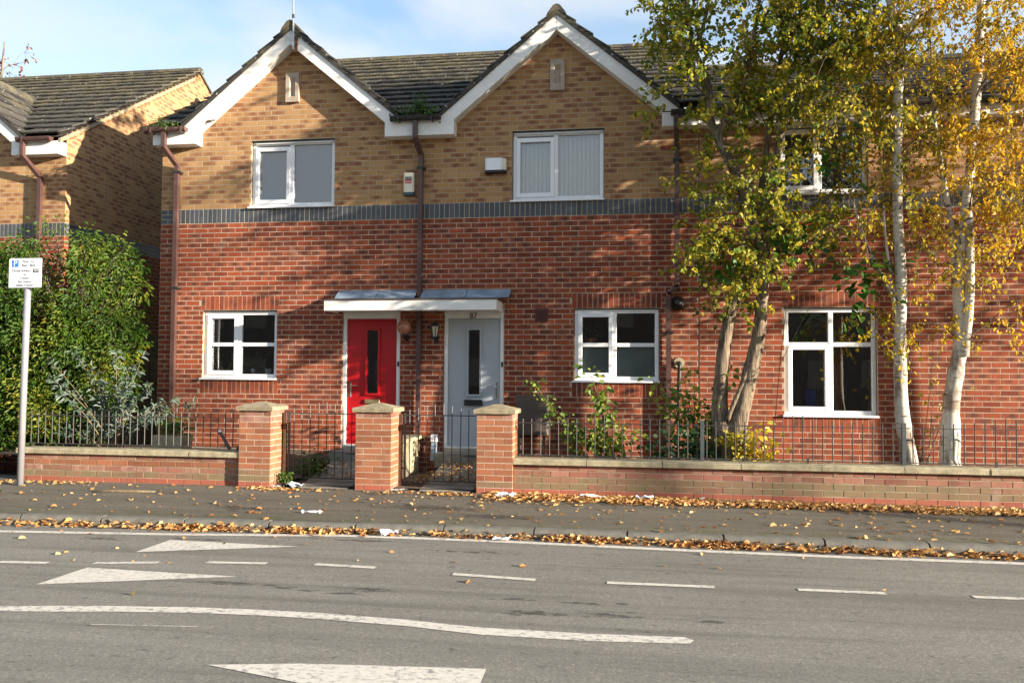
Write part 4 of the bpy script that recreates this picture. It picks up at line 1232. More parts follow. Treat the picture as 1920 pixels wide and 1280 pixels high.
def pillar(x0, x1, label, hue):
    p_ = thing('gate_pillar', label, 'pillar', ((x0 + x1) / 2, -1.79, 0), 'brick gate pillars with stone caps')
    y0, y1, top = -2.0, -1.585, .975
    b = MB(); b.box(x0 + .003, x1 - .003, y0 + .003, y1, -.1, top - .004); b.build('core', 'mortar', p_)
    items = []
    for k in range(14):
        z = top - (k + 1) * .0747
        m_ = 'orange_brick' if k > 1 or k == 1 and hue > 10 else 'garden_brick'
        if k >= 12: m_ = 'foot_brick'
        elif k >= hue: m_ = 'mossy_brick'
        ph = 0.0 if k % 2 else .1125
        courses(items, (0, y0, 0), 0, x0, x1, [(z, m_, x0 - .005 + ph)], [], pitch=(x1 - x0 + .01) / 2, jit=.0012)
        courses(items, (x1, 0, 0), R(90), y0 + .0, y1, [(z, m_, y0 + (.1125 if k % 2 else 0.0))], [], pitch=.225, jit=.0012)
        courses(items, (x0, 0, 0), R(-90), -y1, -y0, [(z, m_, -y0 + (.1125 if k % 2 else 0.0))], [], pitch=.225, jit=.0012)
    emit_bricks(p_, items, 300)
    ov = .035
    xa, xb, ya, yb = x0 - ov, x1 + ov, y0 - ov, y1 + ov
    b = MB()
    xm, ym, z0 = (xa + xb) / 2, (ya + yb) / 2, top - .003
    B = [(xa, ya), (xb, ya), (xb, yb), (xa, yb)]
    n0 = len(b.v)
    i_ = .006
    rings = [[(x, y, z0) for x, y in B], [(x, y, z0 + .045) for x, y in B], [(x + (i_ if x < xm else -i_), y + (i_ if y < ym else -i_), z0 + .052) for x, y in B], [(xm + (x - xm) * .12, ym + (y - ym) * .12, z0 + .110) for x, y in B]]
    for r_ in rings: b.v += r_
    b.f.append((3, 2, 1, 0)); b.mi.append(0)
    for q in range(3):
        for k in range(4):
            b.f.append((q * 4 + k, q * 4 + (k + 1) % 4, q * 4 + 4 + (k + 1) % 4, q * 4 + 4 + k)); b.mi.append(0)
    b.f.append((12, 13, 14, 15)); b.mi.append(0)
    b.build('pillar_cap', 'cap_stone', p_)
    return p_
P1 = pillar(2.364, 2.788, 'spalled brick gate pillar at the end of the wall by the big shrub', 10)
P2 = pillar(3.906, 4.366, 'brick gate pillar between the two iron gates', 12)
P3 = pillar(5.441, 5.885, 'brick gate pillar between the grey door gate and the long mossy wall', 11)

# railings: every bar, rail and post its own part
def bar_mesh(L, r=.0065):
    mb = MB(); mb.tube([(0, 0, 0), (0, 0, L)], r, 6)
    me = bpy.data.meshes.new('bar'); me.from_pydata(mb.v, [], mb.f); me.materials.append(MATS['black_iron'])
    return me
BAR = {}
def bars(parent, xs_, y, z0, topf, r=.0065):
    for x in xs_:
        L = round(topf(x) - z0, 2)
        if (L, r) not in BAR: BAR[(L, r)] = bar_mesh(L, r)
        o_ = bpy.data.objects.new('bar', BAR[(L, r)]); COL.objects.link(o_); o_.parent = parent
        o_.location = Vector((x + random.uniform(-.002, .002), y, z0)) - wt(parent)
        o_.rotation_euler = (random.uniform(-.006, .006), random.uniform(-.008, .008), 0)
def rail(parent, x0, x1, y, z, h=.010, d=.028, slope=0):
    b = MB(); b.box(x0, x1, y - d / 2, y + d / 2, z - h / 2, z + h / 2); b.build('rail', 'black_iron', parent)
RY = -1.80
r1 = thing('railing', 'flat topped black iron railing on the wall before the big green shrub', 'railing', (.8, RY, .43))
bars(r1, np.arange(-.72, 2.33, .1035), RY, .478, lambda x: .930)
rail(r1, -.76, 2.36, RY, .862); rail(r1, -.76, 2.36, RY, .486)
for x in (-.70, .90, 2.25):
    b = MB(); b.box(x - .012, x + .012, RY - .012, RY + .012, .434, .50); b.build('foot', 'black_iron', r1)
r2 = thing('railing', 'wavy topped black iron railing on the long mossy wall by the birches', 'railing', (9.5, RY, .43))
def wave(x):
    k = min((7.10, 9.28, 11.5, 13.7), key=lambda c: abs(c - x))
    return .908 + .082 * math.exp(-((x - k) / .34) ** 2)
bars(r2, [x for x in np.arange(5.98, 13.9, .1105)], RY, .458, wave)
rail(r2, 5.90, 13.9, RY, .860); rail(r2, 5.90, 13.9, RY, .466)
for x in (8.14, 10.41, 12.68):
    b = MB(); b.box(x - .022, x + .022, RY - .022, RY + .022, .434, .92); b.build('post', 'post_iron', r2)
for x in (7.10, 9.35, 11.4):
    b = MB(); b.box(x - .012, x + .012, RY - .012, RY + .012, .434, .50); b.build('foot', 'black_iron', r2)

def gate(x0, x1, c, label, z0=.075):
    y = -1.64
    g = thing('garden_gate', label, 'gate', ((x0 + x1) / 2, y, z0))
    def top(x): return .985 + .09 * math.exp(-((x - c) / .26) ** 2)
    bars(g, np.linspace(x0 + .085, x1 - .06, 9), y, z0 + .01, top)
    rail(g, x0 + .02, x1 - .02, y, .925, .012, .03); rail(g, x0 + .02, x1 - .02, y, z0 + .02, .014, .03)
    for x in (x0 + .02, x1 - .02):
        b = MB(); b.box(x - .012, x + .012, y - .012, y + .012, z0, .95); b.build('stile', 'black_iron', g)
    hp = MB(); hp.box(x0 - .05, x0 - .012, y - .03, y + .01, .02, .94); hp.build('hinge_post', 'rust', g)
    for z in (.25, .80):
        b = MB(); b.tube([(x0 - .03, y - .01, z), (x0 + .03, y - .01, z)], .012, 6); b.build('hinge', 'rust', g)
    b = MB(); b.prism([(x1 - .02, .402), (x1 - .20, .410), (x1 - .26, .418), (x1 - .20, .428), (x1 - .02, .434)], y - .02, y - .013, 'y'); b.build('latch_bar', 'black_iron', g)
    return g
gate(2.86, 3.90, 3.37, 'black iron garden gate in front of the red door')
gate(4.42, 5.44, 4.90, 'black iron garden gate in front of the grey door')

# small garden things
lw = thing('dividing_wall', 'short stone capped wall between the two front doors', 'wall', (4.28, -.7, .1))
b = MB(); b.box(4.06, 4.22, -.95, -.12, .0, .515); b.build('body', 'coping_stone', lw)
b = MB(); b.bbox(4.00, 4.28, -1.0, -.10, .5155, .565, .01); b.build('cap', 'coping_stone', lw)
bx = thing('drain_shoe', 'small white plastic drain cover leaning on the brick by the grey door', 'drain', (4.45, -.1, .2))
b = MB(); b.bbox(4.395, 4.49, -.14, -.06, .47, .57, .008); b.build('hopper', 'sign_white', bx)
b = MB(); b.prism([(-.11, .47), (-.07, .47), (-.07, .2), (-.20, .2)], 4.405, 4.48, 'x'); b.build('chute', 'lead_flashing', bx)
pl = thing('planter', 'weathered stone trough planter with a small green plant behind the railing', 'planter', (1.03, -1.25, .3))
b = MB(); b.prism([(.80, .30), (1.22, .30), (1.245, .585), (.78, .585)], -1.40, -1.12, 'y'); b.build('trough', 'coping_stone', pl)
rd = thing('leaning_pole', 'reddish brown pole with a silver cap leaning on the end pillar', 'pole', (1.85, -1.35, .38))
b = MB(); b.tube([(1.745, -1.3, .63), (2.05, -1.5, .33)], .022, 8); b.build('shaft', 'brown_pvc', rd)
b = MB(); b.ball((1.735, -1.293, .64), .034, n=10, m=6); b.build('knob', 'chrome', rd, True)

# fence panel behind the shrub
fe = thing('timber_fence', 'dark board fence closing the gap between the two houses', 'fence', (-1.0, .3, .25))
for i in range(13):
    b = MB(); x = -2.02 + i * .154
    b.box(x, x + .146, .30 + random.uniform(0, .01), .322, .25, 2.05 + random.uniform(-.02, .02)); b.build('fence_board', 'fence_wood', fe)
b = MB(); b.box(-2.03, -.03, .335, .38, .6, .68); b.box(-2.03, -.03, .335, .38, 1.7, 1.78); b.build('fence_rail', 'fence_wood', fe)

# parking sign
sg = thing('parking_sign', 'white parking permit sign on a grey pole at the pavement edge', 'road sign', (-.40, -2.38, 0))
b = MB(); b.tube([(-.40, -2.38, -.02), (-.385, -2.38, 1.4), (-.365, -2.38, 2.86)], .040, 16); b.build('pole', 'pole_grey', sg, True)
sy = -2.43
b = MB(); b.prism([(-.575, 2.520), (-.155, 2.520), (-.145, 2.530), (-.145, 2.885), (-.155, 2.895), (-.605 + .02, 2.895), (-.605, 2.885), (-.605, 2.530), (-.595, 2.520)], sy, sy + .006, 'y'); b.build('plate', 'sign_white', sg)
b = MB(); b.box(-.603, -.147, sy + .0065, sy + .016, 2.512, 2.519); b.box(-.50, -.24, sy + .0065, sy + .02, 2.58, 2.60); b.box(-.50, -.24, sy + .0065, sy + .02, 2.80, 2.82); b.build('bracket', 'post_iron', sg)
b = MB(); b.box(-.565, -.470, sy - .002, sy - .0004, 2.785, 2.875); b.build('parking_symbol', 'sign_blue', sg)
text_mesh('lettering', 'P', .105, -.517, sy - .003, 2.829, 'sign_white', sg)
text_mesh('lettering', 'Mon - Fri', .044, -.325, sy - .002, 2.852, 'ink_grey', sg)
text_mesh('lettering', '8am - 8pm', .044, -.325, sy - .002, 2.805, 'ink_grey', sg)
text_mesh('lettering', 'Permit holders', .044, -.425, sy - .002, 2.735, 'ink_grey', sg)
b = MB(); b.box(-.262, -.185, sy - .002, sy - .0004, 2.712, 2.758); b.build('zone_badge', 'ink_black', sg)
text_mesh('lettering', 'H3', .044, -.223, sy - .003, 2.735, 'sign_white', sg)
for k, s_ in enumerate(('or', '3 hours', 'No return', 'within 4 hours')):
    text_mesh('lettering', s_, .044, -.375, sy - .002, (2.688, 2.642, 2.594, 2.550)[k], 'ink_grey', sg)

# ------------------------------------------------------------------ trees
def bez(a, b, c, n):
    return [a * (1 - t_) ** 2 + b * 2 * t_ * (1 - t_) + c * t_ ** 2 for t_ in [i / n for i in range(n + 1)]]

def tree(name, label, trunks, clusters, leafm, barkm, lsize, nleaf, crad, droop=0.4, group=None, twigs=4, twig_mat='bark_twig', base=None, cat='tree', trunk_n=12, br=1.0, seed=1, wid=0.7):
    rs = random.Random(seed)
    base = base or trunks[0][0][:3]
    T = thing(name, label, cat, base, group)
    tb = MB()
    nodes, nr = [], []
    for tr in trunks:
        pts = [Vector(p_[:3]) for p_ in tr]; rad = [p_[3] for p_ in tr]
        fine, fr = [], []
        for i in range(len(pts) - 1):
            p0, p1, p2, p3 = pts[max(i - 1, 0)], pts[i], pts[i + 1], pts[min(i + 2, len(pts) - 1)]
            for k in range(6):
                t_ = k / 6
                q = 0.5 * ((2 * p1) + (p2 - p0) * t_ + (2 * p0 - 5 * p1 + 4 * p2 - p3) * t_ ** 2 + (3 * p1 - p0 - 3 * p2 + p3) * t_ ** 3)
                fine.append(q); fr.append((rad[i] * (1 - t_) + rad[i + 1] * t_) * rs.uniform(.94, 1.06))
        fine.append(pts[-1]); fr.append(rad[-1])
        tb.tube(fine, fr, trunk_n)
        nodes += fine; nr += fr
    trunk = tb.build('trunk', barkm, T, True)
    bb = MB()
    ND = np.array([tuple(n_) for n_ in nodes]); NR = list(nr)
    P, D, N_, SZ = [], [], [], []
    cl = [Vector(c_) for c_ in clusters]
    d0 = [np.min(np.linalg.norm(ND - np.array(c_), axis=1)) for c_ in cl]
    for _, c_ in sorted(zip(d0, range(len(cl)))):
        c_ = cl[c_]
        dist = np.linalg.norm(ND - np.array(c_), axis=1) + np.maximum(0, ND[:, 2] - c_.z + .25) * 1.6 + np.array(NR) * -1.0
        i = int(np.argmin(dist))
        a = Vector(ND[i]); L = (c_ - a).length
        mid = (a + c_) / 2 + Vector((rs.uniform(-.12, .12), rs.uniform(-.12, .12), .18)) * L
        pts = bez(a, mid, c_, 5)
        r0 = min(NR[i] * .65, (.006 + .011 * L) * br)
        rr = [r0 * (1 - .12 * k) for k in range(6)]; rr[-1] = max(.003, r0 * .35)
        bb.tube(pts, rr, 5, cap=False)
        ND = np.vstack([ND, np.array([tuple(q) for q in pts[2:]])]); NR += rr[2:]
        for k in range(twigs):
            dv = Vector((rs.gauss(0, 1), rs.gauss(0, 1), rs.gauss(0, .6) - droop * .6)).normalized()
            L2 = crad * rs.uniform(.6, 1.25)
            e = c_ + dv * L2 + Vector((0, 0, -droop * L2 * .6))
            tp = bez(c_, c_ + dv * L2 * .6, e, 3)
            bb.tube(tp, [.0045 * br, .0035 * br, .0028 * br, .0016], 3, cap=False)
            m_ = max(1, int(nleaf / twigs * rs.uniform(.6, 1.4)))
            for j in range(m_):
                t_ = rs.uniform(.1, 1.05)
                q = c_ * (1 - t_) ** 2 + (c_ + dv * L2 * .6) * 2 * t_ * (1 - t_) + e * t_ ** 2
                P.append(tuple(q + Vector((rs.gauss(0, .02), rs.gauss(0, .02), rs.gauss(0, .02)))))
                D.append((rs.gauss(0, 1), rs.gauss(0, 1), rs.gauss(0, .6) - .5 - droop))
                N_.append((rs.gauss(0, 1) + .25, rs.gauss(0, 1) - .25, rs.gauss(0, .6) + .35))
                SZ.append(lsize * rs.uniform(.6, 1.3))
    bb.build('branches', twig_mat, T, True, 'stuff')
    leaves('crown', P, D, N_, SZ, leafm, T, 'stuff', wid)
    return T

def blob(n, c, r, seed, flt=None):
    g = np.random.default_rng(seed)
    out = []
    while len(out) < n:
        v = g.normal(size=3); v /= np.linalg.norm(v)
        q = np.array(c) + v * np.array(r) * g.uniform(.25, 1) ** .6
        if flt is None or flt(q): out.append(tuple(q))
    return out

WY = -1.2
def front_ok(q): return q[1] < -.25 and q[1] > -3.0
cl = blob(70, (8.75, -1.3, 6.1), (1.25, 1.0, 1.1), 1, front_ok) + blob(20, (8.35, -1.25, 5.0), (.95, .8, .7), 2, front_ok) + blob(58, (9.5, -1.35, 5.5), (1.0, .9, .9), 3, front_ok) + blob(50, (9.75, -1.15, 6.2), (1.0, .8, .8), 27, front_ok) \
   + blob(13, (8.75, -1.3, 4.0), (.75, .6, .6), 4, front_ok) + blob(13, (8.55, -1.35, 3.1), (.6, .4, .6), 5, front_ok) + blob(13, (8.95, -1.45, 3.7), (.7, .5, .6), 7, front_ok) + blob(10, (9.6, -1.4, 3.6), (.6, .4, .5), 8, front_ok) + blob(8, (8.75, -1.5, 2.75), (.55, .3, .4), 9, front_ok) + blob(10, (8.2, -1.4, 3.3), (.3, .3, .6), 10, front_ok) + blob(36, (8.7, -1.2, 7.9), (1.5, 1.2, 1.1), 6, front_ok) + blob(14, (7.75, -1.25, 6.1), (.45, .4, .5), 28, front_ok)
tree('twin_trunk_tree', 'twin trunked tree with cracked bark and green yellow leaves behind the railing',
     [[(8.50, WY, .2, .17), (8.45, WY, .75, .15), (8.40, WY, 1.05, .10), (8.47, WY, 1.88, .080), (8.62, WY, 2.55, .068), (8.74, WY + .02, 3.1, .056), (8.93, WY + .15, 3.75, .046), (9.05, WY + .2, 4.6, .038), (9.2, WY + .1, 5.6, .028), (9.4, WY, 6.8, .02)],
      [(8.56, WY - .05, .2, .17), (8.62, WY - .05, .85, .115), (8.77, WY - .05, 1.48, .10), (8.87, WY - .05, 1.95, .084), (8.92, WY - .05, 2.45, .074), (8.92, WY - .05, 2.95, .070), (8.82, WY - .05, 3.35, .066), (8.70, WY - .05, 3.78, .062), (8.55, WY - .05, 4.12, .060), (8.36, WY - .05, 4.52, .054), (8.29, WY - .05, 4.75, .044), (8.27, WY - .05, 5.15, .036), (8.10, WY - .05, 5.60, .036), (8.02, WY, 6.0, .03), (7.9, WY, 6.8, .018)],
      [(8.37, WY - .05, 4.50, .05), (8.52, WY - .1, 4.75, .042), (8.72, WY - .15, 5.2, .035), (8.9, WY - .1, 6.2, .022)],
      [(8.10, WY - .05, 5.62, .028), (8.25, WY - .1, 6.1, .022), (8.35, WY - .1, 7.0, .012)],
      [(8.92, WY - .05, 2.6, .05), (9.02, WY, 3.4, .045), (9.1, WY, 4.2, .04), (9.3, WY, 5.0, .03)],
      [(8.48, WY - .12, .9, .03), (8.66, WY - .12, 1.35, .028), (8.86, WY - .1, 1.8, .03)]],
     cl, 'leaf_willow', 'cracked_bark', .064, 62, .42, .35, seed=3)
cl = blob(75, (10.35, -1.5, 6.2), (1.3, 1.1, 1.3), 11, front_ok) + blob(60, (10.15, -1.5, 4.8), (.9, .9, .9), 12, front_ok) + blob(18, (10.3, -1.5, 3.5), (.8, .6, .6), 13, front_ok) + blob(5, (10.25, -1.6, 2.3), (.55, .4, .5), 14) + blob(30, (10.5, -1.4, 7.8), (1.3, 1.1, 1.0), 15)
BY = -1.5
tree('birch_tree', 'white barked birch with a forked top standing beside the railing post',
     [[(10.60, BY, .22, .115), (10.555, BY, .45, .098), (10.48, BY, 1.1, .080), (10.47, BY, 1.87, .066), (10.49, BY, 2.63, .062), (10.46, BY, 3.4, .058), (10.47, BY, 4.38, .053), (10.49, BY, 5.05, .054), (10.52, BY, 5.45, .056), (10.50, BY, 5.62, .052), (10.40, BY, 6.0, .045), (10.35, BY, 7.2, .025)],
      [(10.49, BY, 5.0, .034), (10.30, BY, 5.35, .03), (10.16, BY, 5.95, .026), (10.05, BY, 6.9, .014)],
      [(10.52, BY, 5.4, .036), (10.68, BY, 5.75, .03), (10.85, BY, 6.0, .027), (11.2, BY, 6.7, .014)],
      [(10.48, BY, 1.9, .022), (10.38, BY - .03, 2.4, .022), (10.10, BY - .05, 3.0, .018), (9.95, BY - .05, 3.5, .012)],
      [(10.44, BY, 2.3, .016), (10.34, BY, 2.9, .016), (10.30, BY, 3.5, .012)]],
     cl, 'leaf_birch_green', 'birch_bark', .052, 52, .40, .8, seed=4, wid=.75)
cl = blob(75, (11.5, -1.5, 6.0), (1.4, 1.1, 1.3), 21, front_ok) + blob(70, (11.6, -1.5, 4.7), (1.1, 1.0, 1.0), 22, front_ok) + blob(34, (11.4, -1.5, 3.5), (.9, .8, .7), 23, front_ok) + blob(8, (11.2, -1.6, 2.4), (.7, .5, .55), 24) + blob(30, (11.6, -1.4, 7.8), (1.3, 1.1, 1.0), 25) + blob(25, (12.6, -1.4, 4.6), (.7, .8, 1.4), 26)
tree('birch_tree', 'white barked birch with a bent trunk and orange leaves, farthest from the doors',
     [[(10.99, BY, .2, .14), (11.01, BY, .5, .115), (11.03, BY, 1.1, .095), (11.07, BY, 1.4, .09), (11.14, BY, 1.87, .075), (11.13, BY, 2.4, .066), (11.14, BY, 2.76, .060), (11.22, BY, 3.4, .058), (11.30, BY, 4.1, .054), (11.33, BY, 4.5, .058), (11.39, BY, 5.18, .052), (11.43, BY, 5.95, .044), (11.5, BY, 7.2, .022)],
      [(11.16, BY - .06, 1.7, .05), (11.22, BY - .07, 2.3, .05), (11.24, BY - .07, 2.9, .045), (11.24, BY - .05, 3.4, .04)],
      [(11.10, BY + .05, 2.5, .035), (11.08, BY + .05, 3.2, .034), (10.98, BY + .03, 3.9, .028), (10.88, BY, 4.6, .022), (10.86, BY, 5.4, .012)]],
     cl, 'leaf_birch', 'birch_bark', .052, 50, .40, .85, seed=5, wid=.75)
# sycamore sprigs growing through the birches
def sprig(name, label, base, pts, tips, mat, size, n, seed, cat='shrub', stem=.005, spread=.16, wid=.85, stemmat='shrub_stem', droop=.25):
    rs = random.Random(seed)
    T = thing(name, label, cat, base)
    b = MB()
    for st in pts:
        b.tube([Vector(p_) for p_ in st], [stem * (1 - .6 * i / max(1, len(st) - 1)) for i in range(len(st))], 5)
    b.build('stem', stemmat, T, True)
    P, D, N_, SZ = [], [], [], []
    for (c_, r_, k) in tips:
        for _ in range(k):
            v = Vector((rs.gauss(0, 1), rs.gauss(0, .7), rs.gauss(0, 1))) * r_ * .55
            P.append(tuple(Vector(c_) + v)); D.append((v.x + rs.gauss(0, .1), v.y + rs.gauss(0, .1) - .05, v.z * .5 - droop * .3)); N_.append((rs.gauss(0, .4), -.5 + rs.gauss(0, .4), .8)); SZ.append(size * rs.uniform(.6, 1.25))
    leaves('foliage', P, D, N_, SZ, mat, T, 'stuff', wid)
    return T
sprig('sycamore_sapling', 'slender sycamore sapling with broad bright green leaves between the trees', (9.05, -1.0, .28),
      [[(9.05, -1.0, .28), (9.15, -1.1, 1.6), (9.5, -1.3, 2.35), (10.2, -1.45, 2.75)], [(9.15, -1.1, 1.6), (9.25, -1.2, 2.6), (9.2, -1.4, 3.3)]],
      [((9.95, -1.5, 2.55), .34, 46), ((10.2, -1.5, 2.7), .25, 26), ((9.35, -1.45, 3.2), .30, 34), ((9.1, -1.45, 3.15), .25, 22), ((9.75, -1.5, 4.3), .35, 30), ((8.45, -1.45, 2.95), .25, 24)], 'leaf_sycamore', .125, 0, 9, 'sapling')

for (bx_, sd_, lb) in ((15.6, 81, 'next birch of the row beyond the end of the railing view'), (18.9, 82, 'last birch of the row, well past the other two')):
    cl = blob(60, (bx_, -1.5, 5.6), (1.4, 1.1, 1.5), sd_) + blob(34, (bx_, -1.5, 3.9), (1.1, .9, .9), sd_ + 5) + blob(25, (bx_, -1.5, 7.4), (1.2, 1.0, 1.0), sd_ + 7)
    tree('birch_tree', lb, [[(bx_, BY, .2, .12), (bx_ + .05, BY, 1.5, .09), (bx_ - .05, BY, 3.2, .075), (bx_, BY, 5.0, .055), (bx_ + .1, BY, 7.4, .02)]], cl, 'leaf_birch', 'birch_bark', .055, 46, .33, .75, seed=sd_)

# street trees across the road, out of view: their crowns throw the dappled shade on the house fronts
def shade_tree(x, y, ht, lab, seed, rx=2.6, n=95):
    rs = random.Random(seed)
    c = blob(n, (x, y, ht), (rx, rx * .8, 2.7), seed)
    tree('street_tree', lab, [[(x, y, -.1, .2), (x + .1, y, 2.2, .17), (x, y + .1, 4.4, .14), (x - .15, y, 6.2, .10), (x, y, 8.8, .04)], [(x, y + .1, 4.2, .09), (x + 1.0, y, 6.4, .06), (x + 1.3, y, 8.2, .03)], [(x, y, 4.6, .09), (x - .9, y + .2, 6.6, .06), (x - 1.2, y, 8.2, .03)]],
         c, 'leaf_street', 'cracked_bark', .15, 20, .55, .3, None, seed=seed)
shade_tree(39.5, -11.9, 11.0, 'street tree across the road whose crown shades the red door house', 31, 2.4, 24)
# far bare tree over the neighbour's roof
tree('distant_tree', 'thin reddish tree showing over the roof of the separate house', [[(-14.9, 14, 0, .2), (-14.9, 14, 6, .14), (-14.8, 14, 11, .05), (-14.7, 14, 13.0, .02)]],
     blob(30, (-14.9, 14, 11.6), (1.2, 1.0, 1.7), 41), 'leaf_far', 'cracked_bark', .12, 16, .5, .1, seed=8, br=1.4)

# ------------------------------------------------------------------ shrubs
def big_bush():
    T = thing('large_shrub', 'huge rounded green and yellow leaved shrub between the two brick houses', 'shrub', (-1.6, -.3, .3))
    g = np.random.default_rng(5)
    # lumpy mass made of many overlapping sprays
    cen, rad = [], []
    for (c, r_, n) in (((-1.55, -.35, 2.2), (1.45, .75, 1.6), 150), ((-2.55, -.35, 1.4), (.9, .75, 1.2), 70), ((-.75, -.2, 2.3), (.65, .55, 1.35), 60), ((-1.1, -.5, 1.1), (.9, .7, .8), 50), ((-3.6, -.3, 1.3), (.9, .7, 1.1), 40), ((-2.35, -.5, 2.35), (.75, .5, 1.0), 90), ((-2.9, -.6, 1.2), (.8, .5, .9), 70), ((-1.6, -.7, 1.6), (1.0, .5, 1.1), 90), ((-1.2, -1.0, .7), (1.2, .4, .45), 50)):
        for _ in range(n):
            v = g.normal(size=3); v /= np.linalg.norm(v)
            cen.append(np.array(c) + v * np.array(r_) * g.uniform(.72, 1.02)); rad.append(g.uniform(.16, .30))
    P, D, N_, SZ = [], [], [], []
    stems = MB()
    for c, r_ in zip(cen, rad):
        if c[2] < .3: continue
        if c[0] > -.2: c[0] = -.2 - abs(g.normal()) * .05
        root = np.array([-1.5 + .4 * (c[0] + 1.5), -.2, max(.3, c[2] - .9)])
        stems.tube([Vector(root), Vector((root + c) / 2 + np.array([0, 0, .1])), Vector(c)], [.012, .009, .004], 4, cap=False)
        k = 62
        for _ in range(k):
            v = g.normal(size=3); v /= np.linalg.norm(v)
            p_ = c + v * r_ * g.uniform(.3, 1.1)
            if p_[0] > -.08: continue
            P.append(p_); D.append(v + np.array([g.normal() * .4, -.35, -.55])); N_.append(np.array([g.normal() * .35 + .2, -.8, .7])); SZ.append(g.uniform(.045, .088))
    stems.build('stems', 'bark_twig', T, False, 'stuff')
    leaves('foliage', P, D, N_, SZ, 'leaf_bush', T, 'stuff', .42)
big_bush()

def silver_bush():
    T = thing('silver_shrub', 'straggly silver grey leaved shrub poking through the railing', 'shrub', (.1, -1.2, .3))
    rs = random.Random(12)
    b = MB(); P, D, N_, SZ = [], [], [], []
    tips = [(-.95, 1.62), (-.8, 1.35), (-.6, 1.75), (-.35, 1.55), (-.15, 1.35), (-.55, 1.15), (.05, 1.15), (.3, 1.5), (.55, 1.75), (.45, 1.3), (.2, .95), (.65, 1.0), (.9, 1.05), (1.2, 1.02), (-.2, .85), (.5, .75), (-.9, .75), (-.5, .6), (0.1, .6), (.75, 1.3), (1.0, .85), (.35, 1.1), (-.1, 1.75), (-.35, 1.0)]
    for (x, z) in tips:
        y = -1.25 + rs.uniform(-.3, .35)
        a = Vector((.05 + rs.uniform(-.15, .15), -1.2, .3)); e = Vector((x, y, z))
        mid = (a + e) / 2 + Vector((0, 0, .28))
        pts = bez(a, mid, e, 8)
        b.tube(pts, [.010 * (1 - .09 * i) for i in range(9)], 5)
        for t_ in np.sort(np.array([rs.uniform(.25, 1) for _ in range(32)])):
            i = min(7, int(t_ * 8)); q = pts[i].lerp(pts[i + 1], t_ * 8 - i) if i < 8 else pts[8]
            tang = (pts[min(i + 1, 8)] - pts[max(i - 1, 0)]).normalized()
            for s_ in (-1, 1):
                sd_ = tang.cross(Vector((0, 1, 0))).normalized() * s_
                if rs.random() < .12: continue
                P.append(tuple(q + Vector((rs.gauss(0, .012), rs.gauss(0, .03), rs.gauss(0, .012))))); D.append(tuple(tang * .4 + sd_ * rs.uniform(.3, 1) + Vector((rs.gauss(0, .5), rs.gauss(0, .8), rs.gauss(0, .45) - .3)))); N_.append((rs.gauss(0, .8), rs.gauss(-.3, .6), .6)); SZ.append(rs.uniform(.045, .125))
    b.build('stems', 'shrub_stem', T, True, 'stuff')
    leaves('foliage', P, D, N_, SZ, 'leaf_silver', T, 'stuff', .30)
silver_bush()

def climber(label, name, base, tips, mat, size, seed, n=14, rad=.13, stem=.009):
    rs = random.Random(seed)
    T = thing(name, label, 'shrub', base)
    b = MB(); P, D, N_, SZ = [], [], [], []
    for (x, y, z) in tips:
        a = Vector(base) + Vector((rs.uniform(-.08, .08), rs.uniform(-.05, .05), 0)); e = Vector((x, y, z))
        mid = (a + e) / 2 + Vector((rs.uniform(-.1, .1), 0, .12))
        pts = bez(a, mid, e, 7)
        b.tube(pts, [stem * (1 - .1 * i) for i in range(8)], 5)
        for _ in range(int(n * 3.8)):
            t_ = rs.uniform(.3, 1.02); i = min(6, int(t_ * 7)); q = pts[i].lerp(pts[i + 1], t_ * 7 - i)
            off = Vector((rs.gauss(0, 1), rs.gauss(0, 1), rs.gauss(0, 1))) * rad * .5
            P.append(tuple(q + off)); D.append((off.x * 6 + rs.gauss(0, .4), off.y * 6 - .2 + rs.gauss(0, .4), off.z * 3 - .35)); N_.append((rs.gauss(0, .4), -.6, .7)); SZ.append(size * rs.uniform(.55, 1.25))
    b.build('stems', 'shrub_stem', T, True, 'stuff')
    leaves('foliage', P, D, N_, SZ, mat, T, 'stuff', .75)
climber('thin rose bush leaning over the meter cupboard', 'rose_bush', (6.75, -1.0, .27), [(5.98, -1.0, 1.40), (6.15, -1.0, 1.15), (6.3, -1.05, 1.0), (6.45, -1.0, .82), (6.6, -1.1, .62)], 'leaf_rose', .075, 51, 8)
climber('leafy rose bush under the frosted window', 'rose_bush', (6.95, -1.0, .27), [(6.75, -1.0, 1.52), (6.88, -1.0, 1.30), (6.98, -1.05, 1.0), (7.15, -1.1, .75), (7.3, -1.05, .72), (6.75, -1.1, .72), (6.9, -1.1, .55), (6.55, -1.05, .75)], 'leaf_rose', .085, 52, 12)
climber('green branching shrub beside the cracked bark trunks', 'leafy_shrub', (8.15, -1.0, .27), [(7.55, -1.0, 1.42), (7.75, -1.0, 1.25), (7.95, -1.0, 1.45), (8.1, -1.05, 1.55), (7.85, -1.0, 1.05), (8.2, -1.1, 1.2), (8.3, -1.1, .85), (8.05, -1.05, .9), (8.5, -1.1, 1.05), (8.55, -1.2, 1.6)], 'leaf_rose', .080, 53, 11)
climber('low dark ivy clump at the foot of the green shrub', 'ivy_clump', (7.95, -1.25, .27), [(7.45, -1.25, .42), (7.6, -1.3, .52), (7.75, -1.3, .60), (7.9, -1.3, .55), (8.05, -1.35, .55), (8.2, -1.35, .6), (8.35, -1.35, .55), (8.5, -1.35, .45)], 'leaf_ivy', .085, 54, 13, .20)
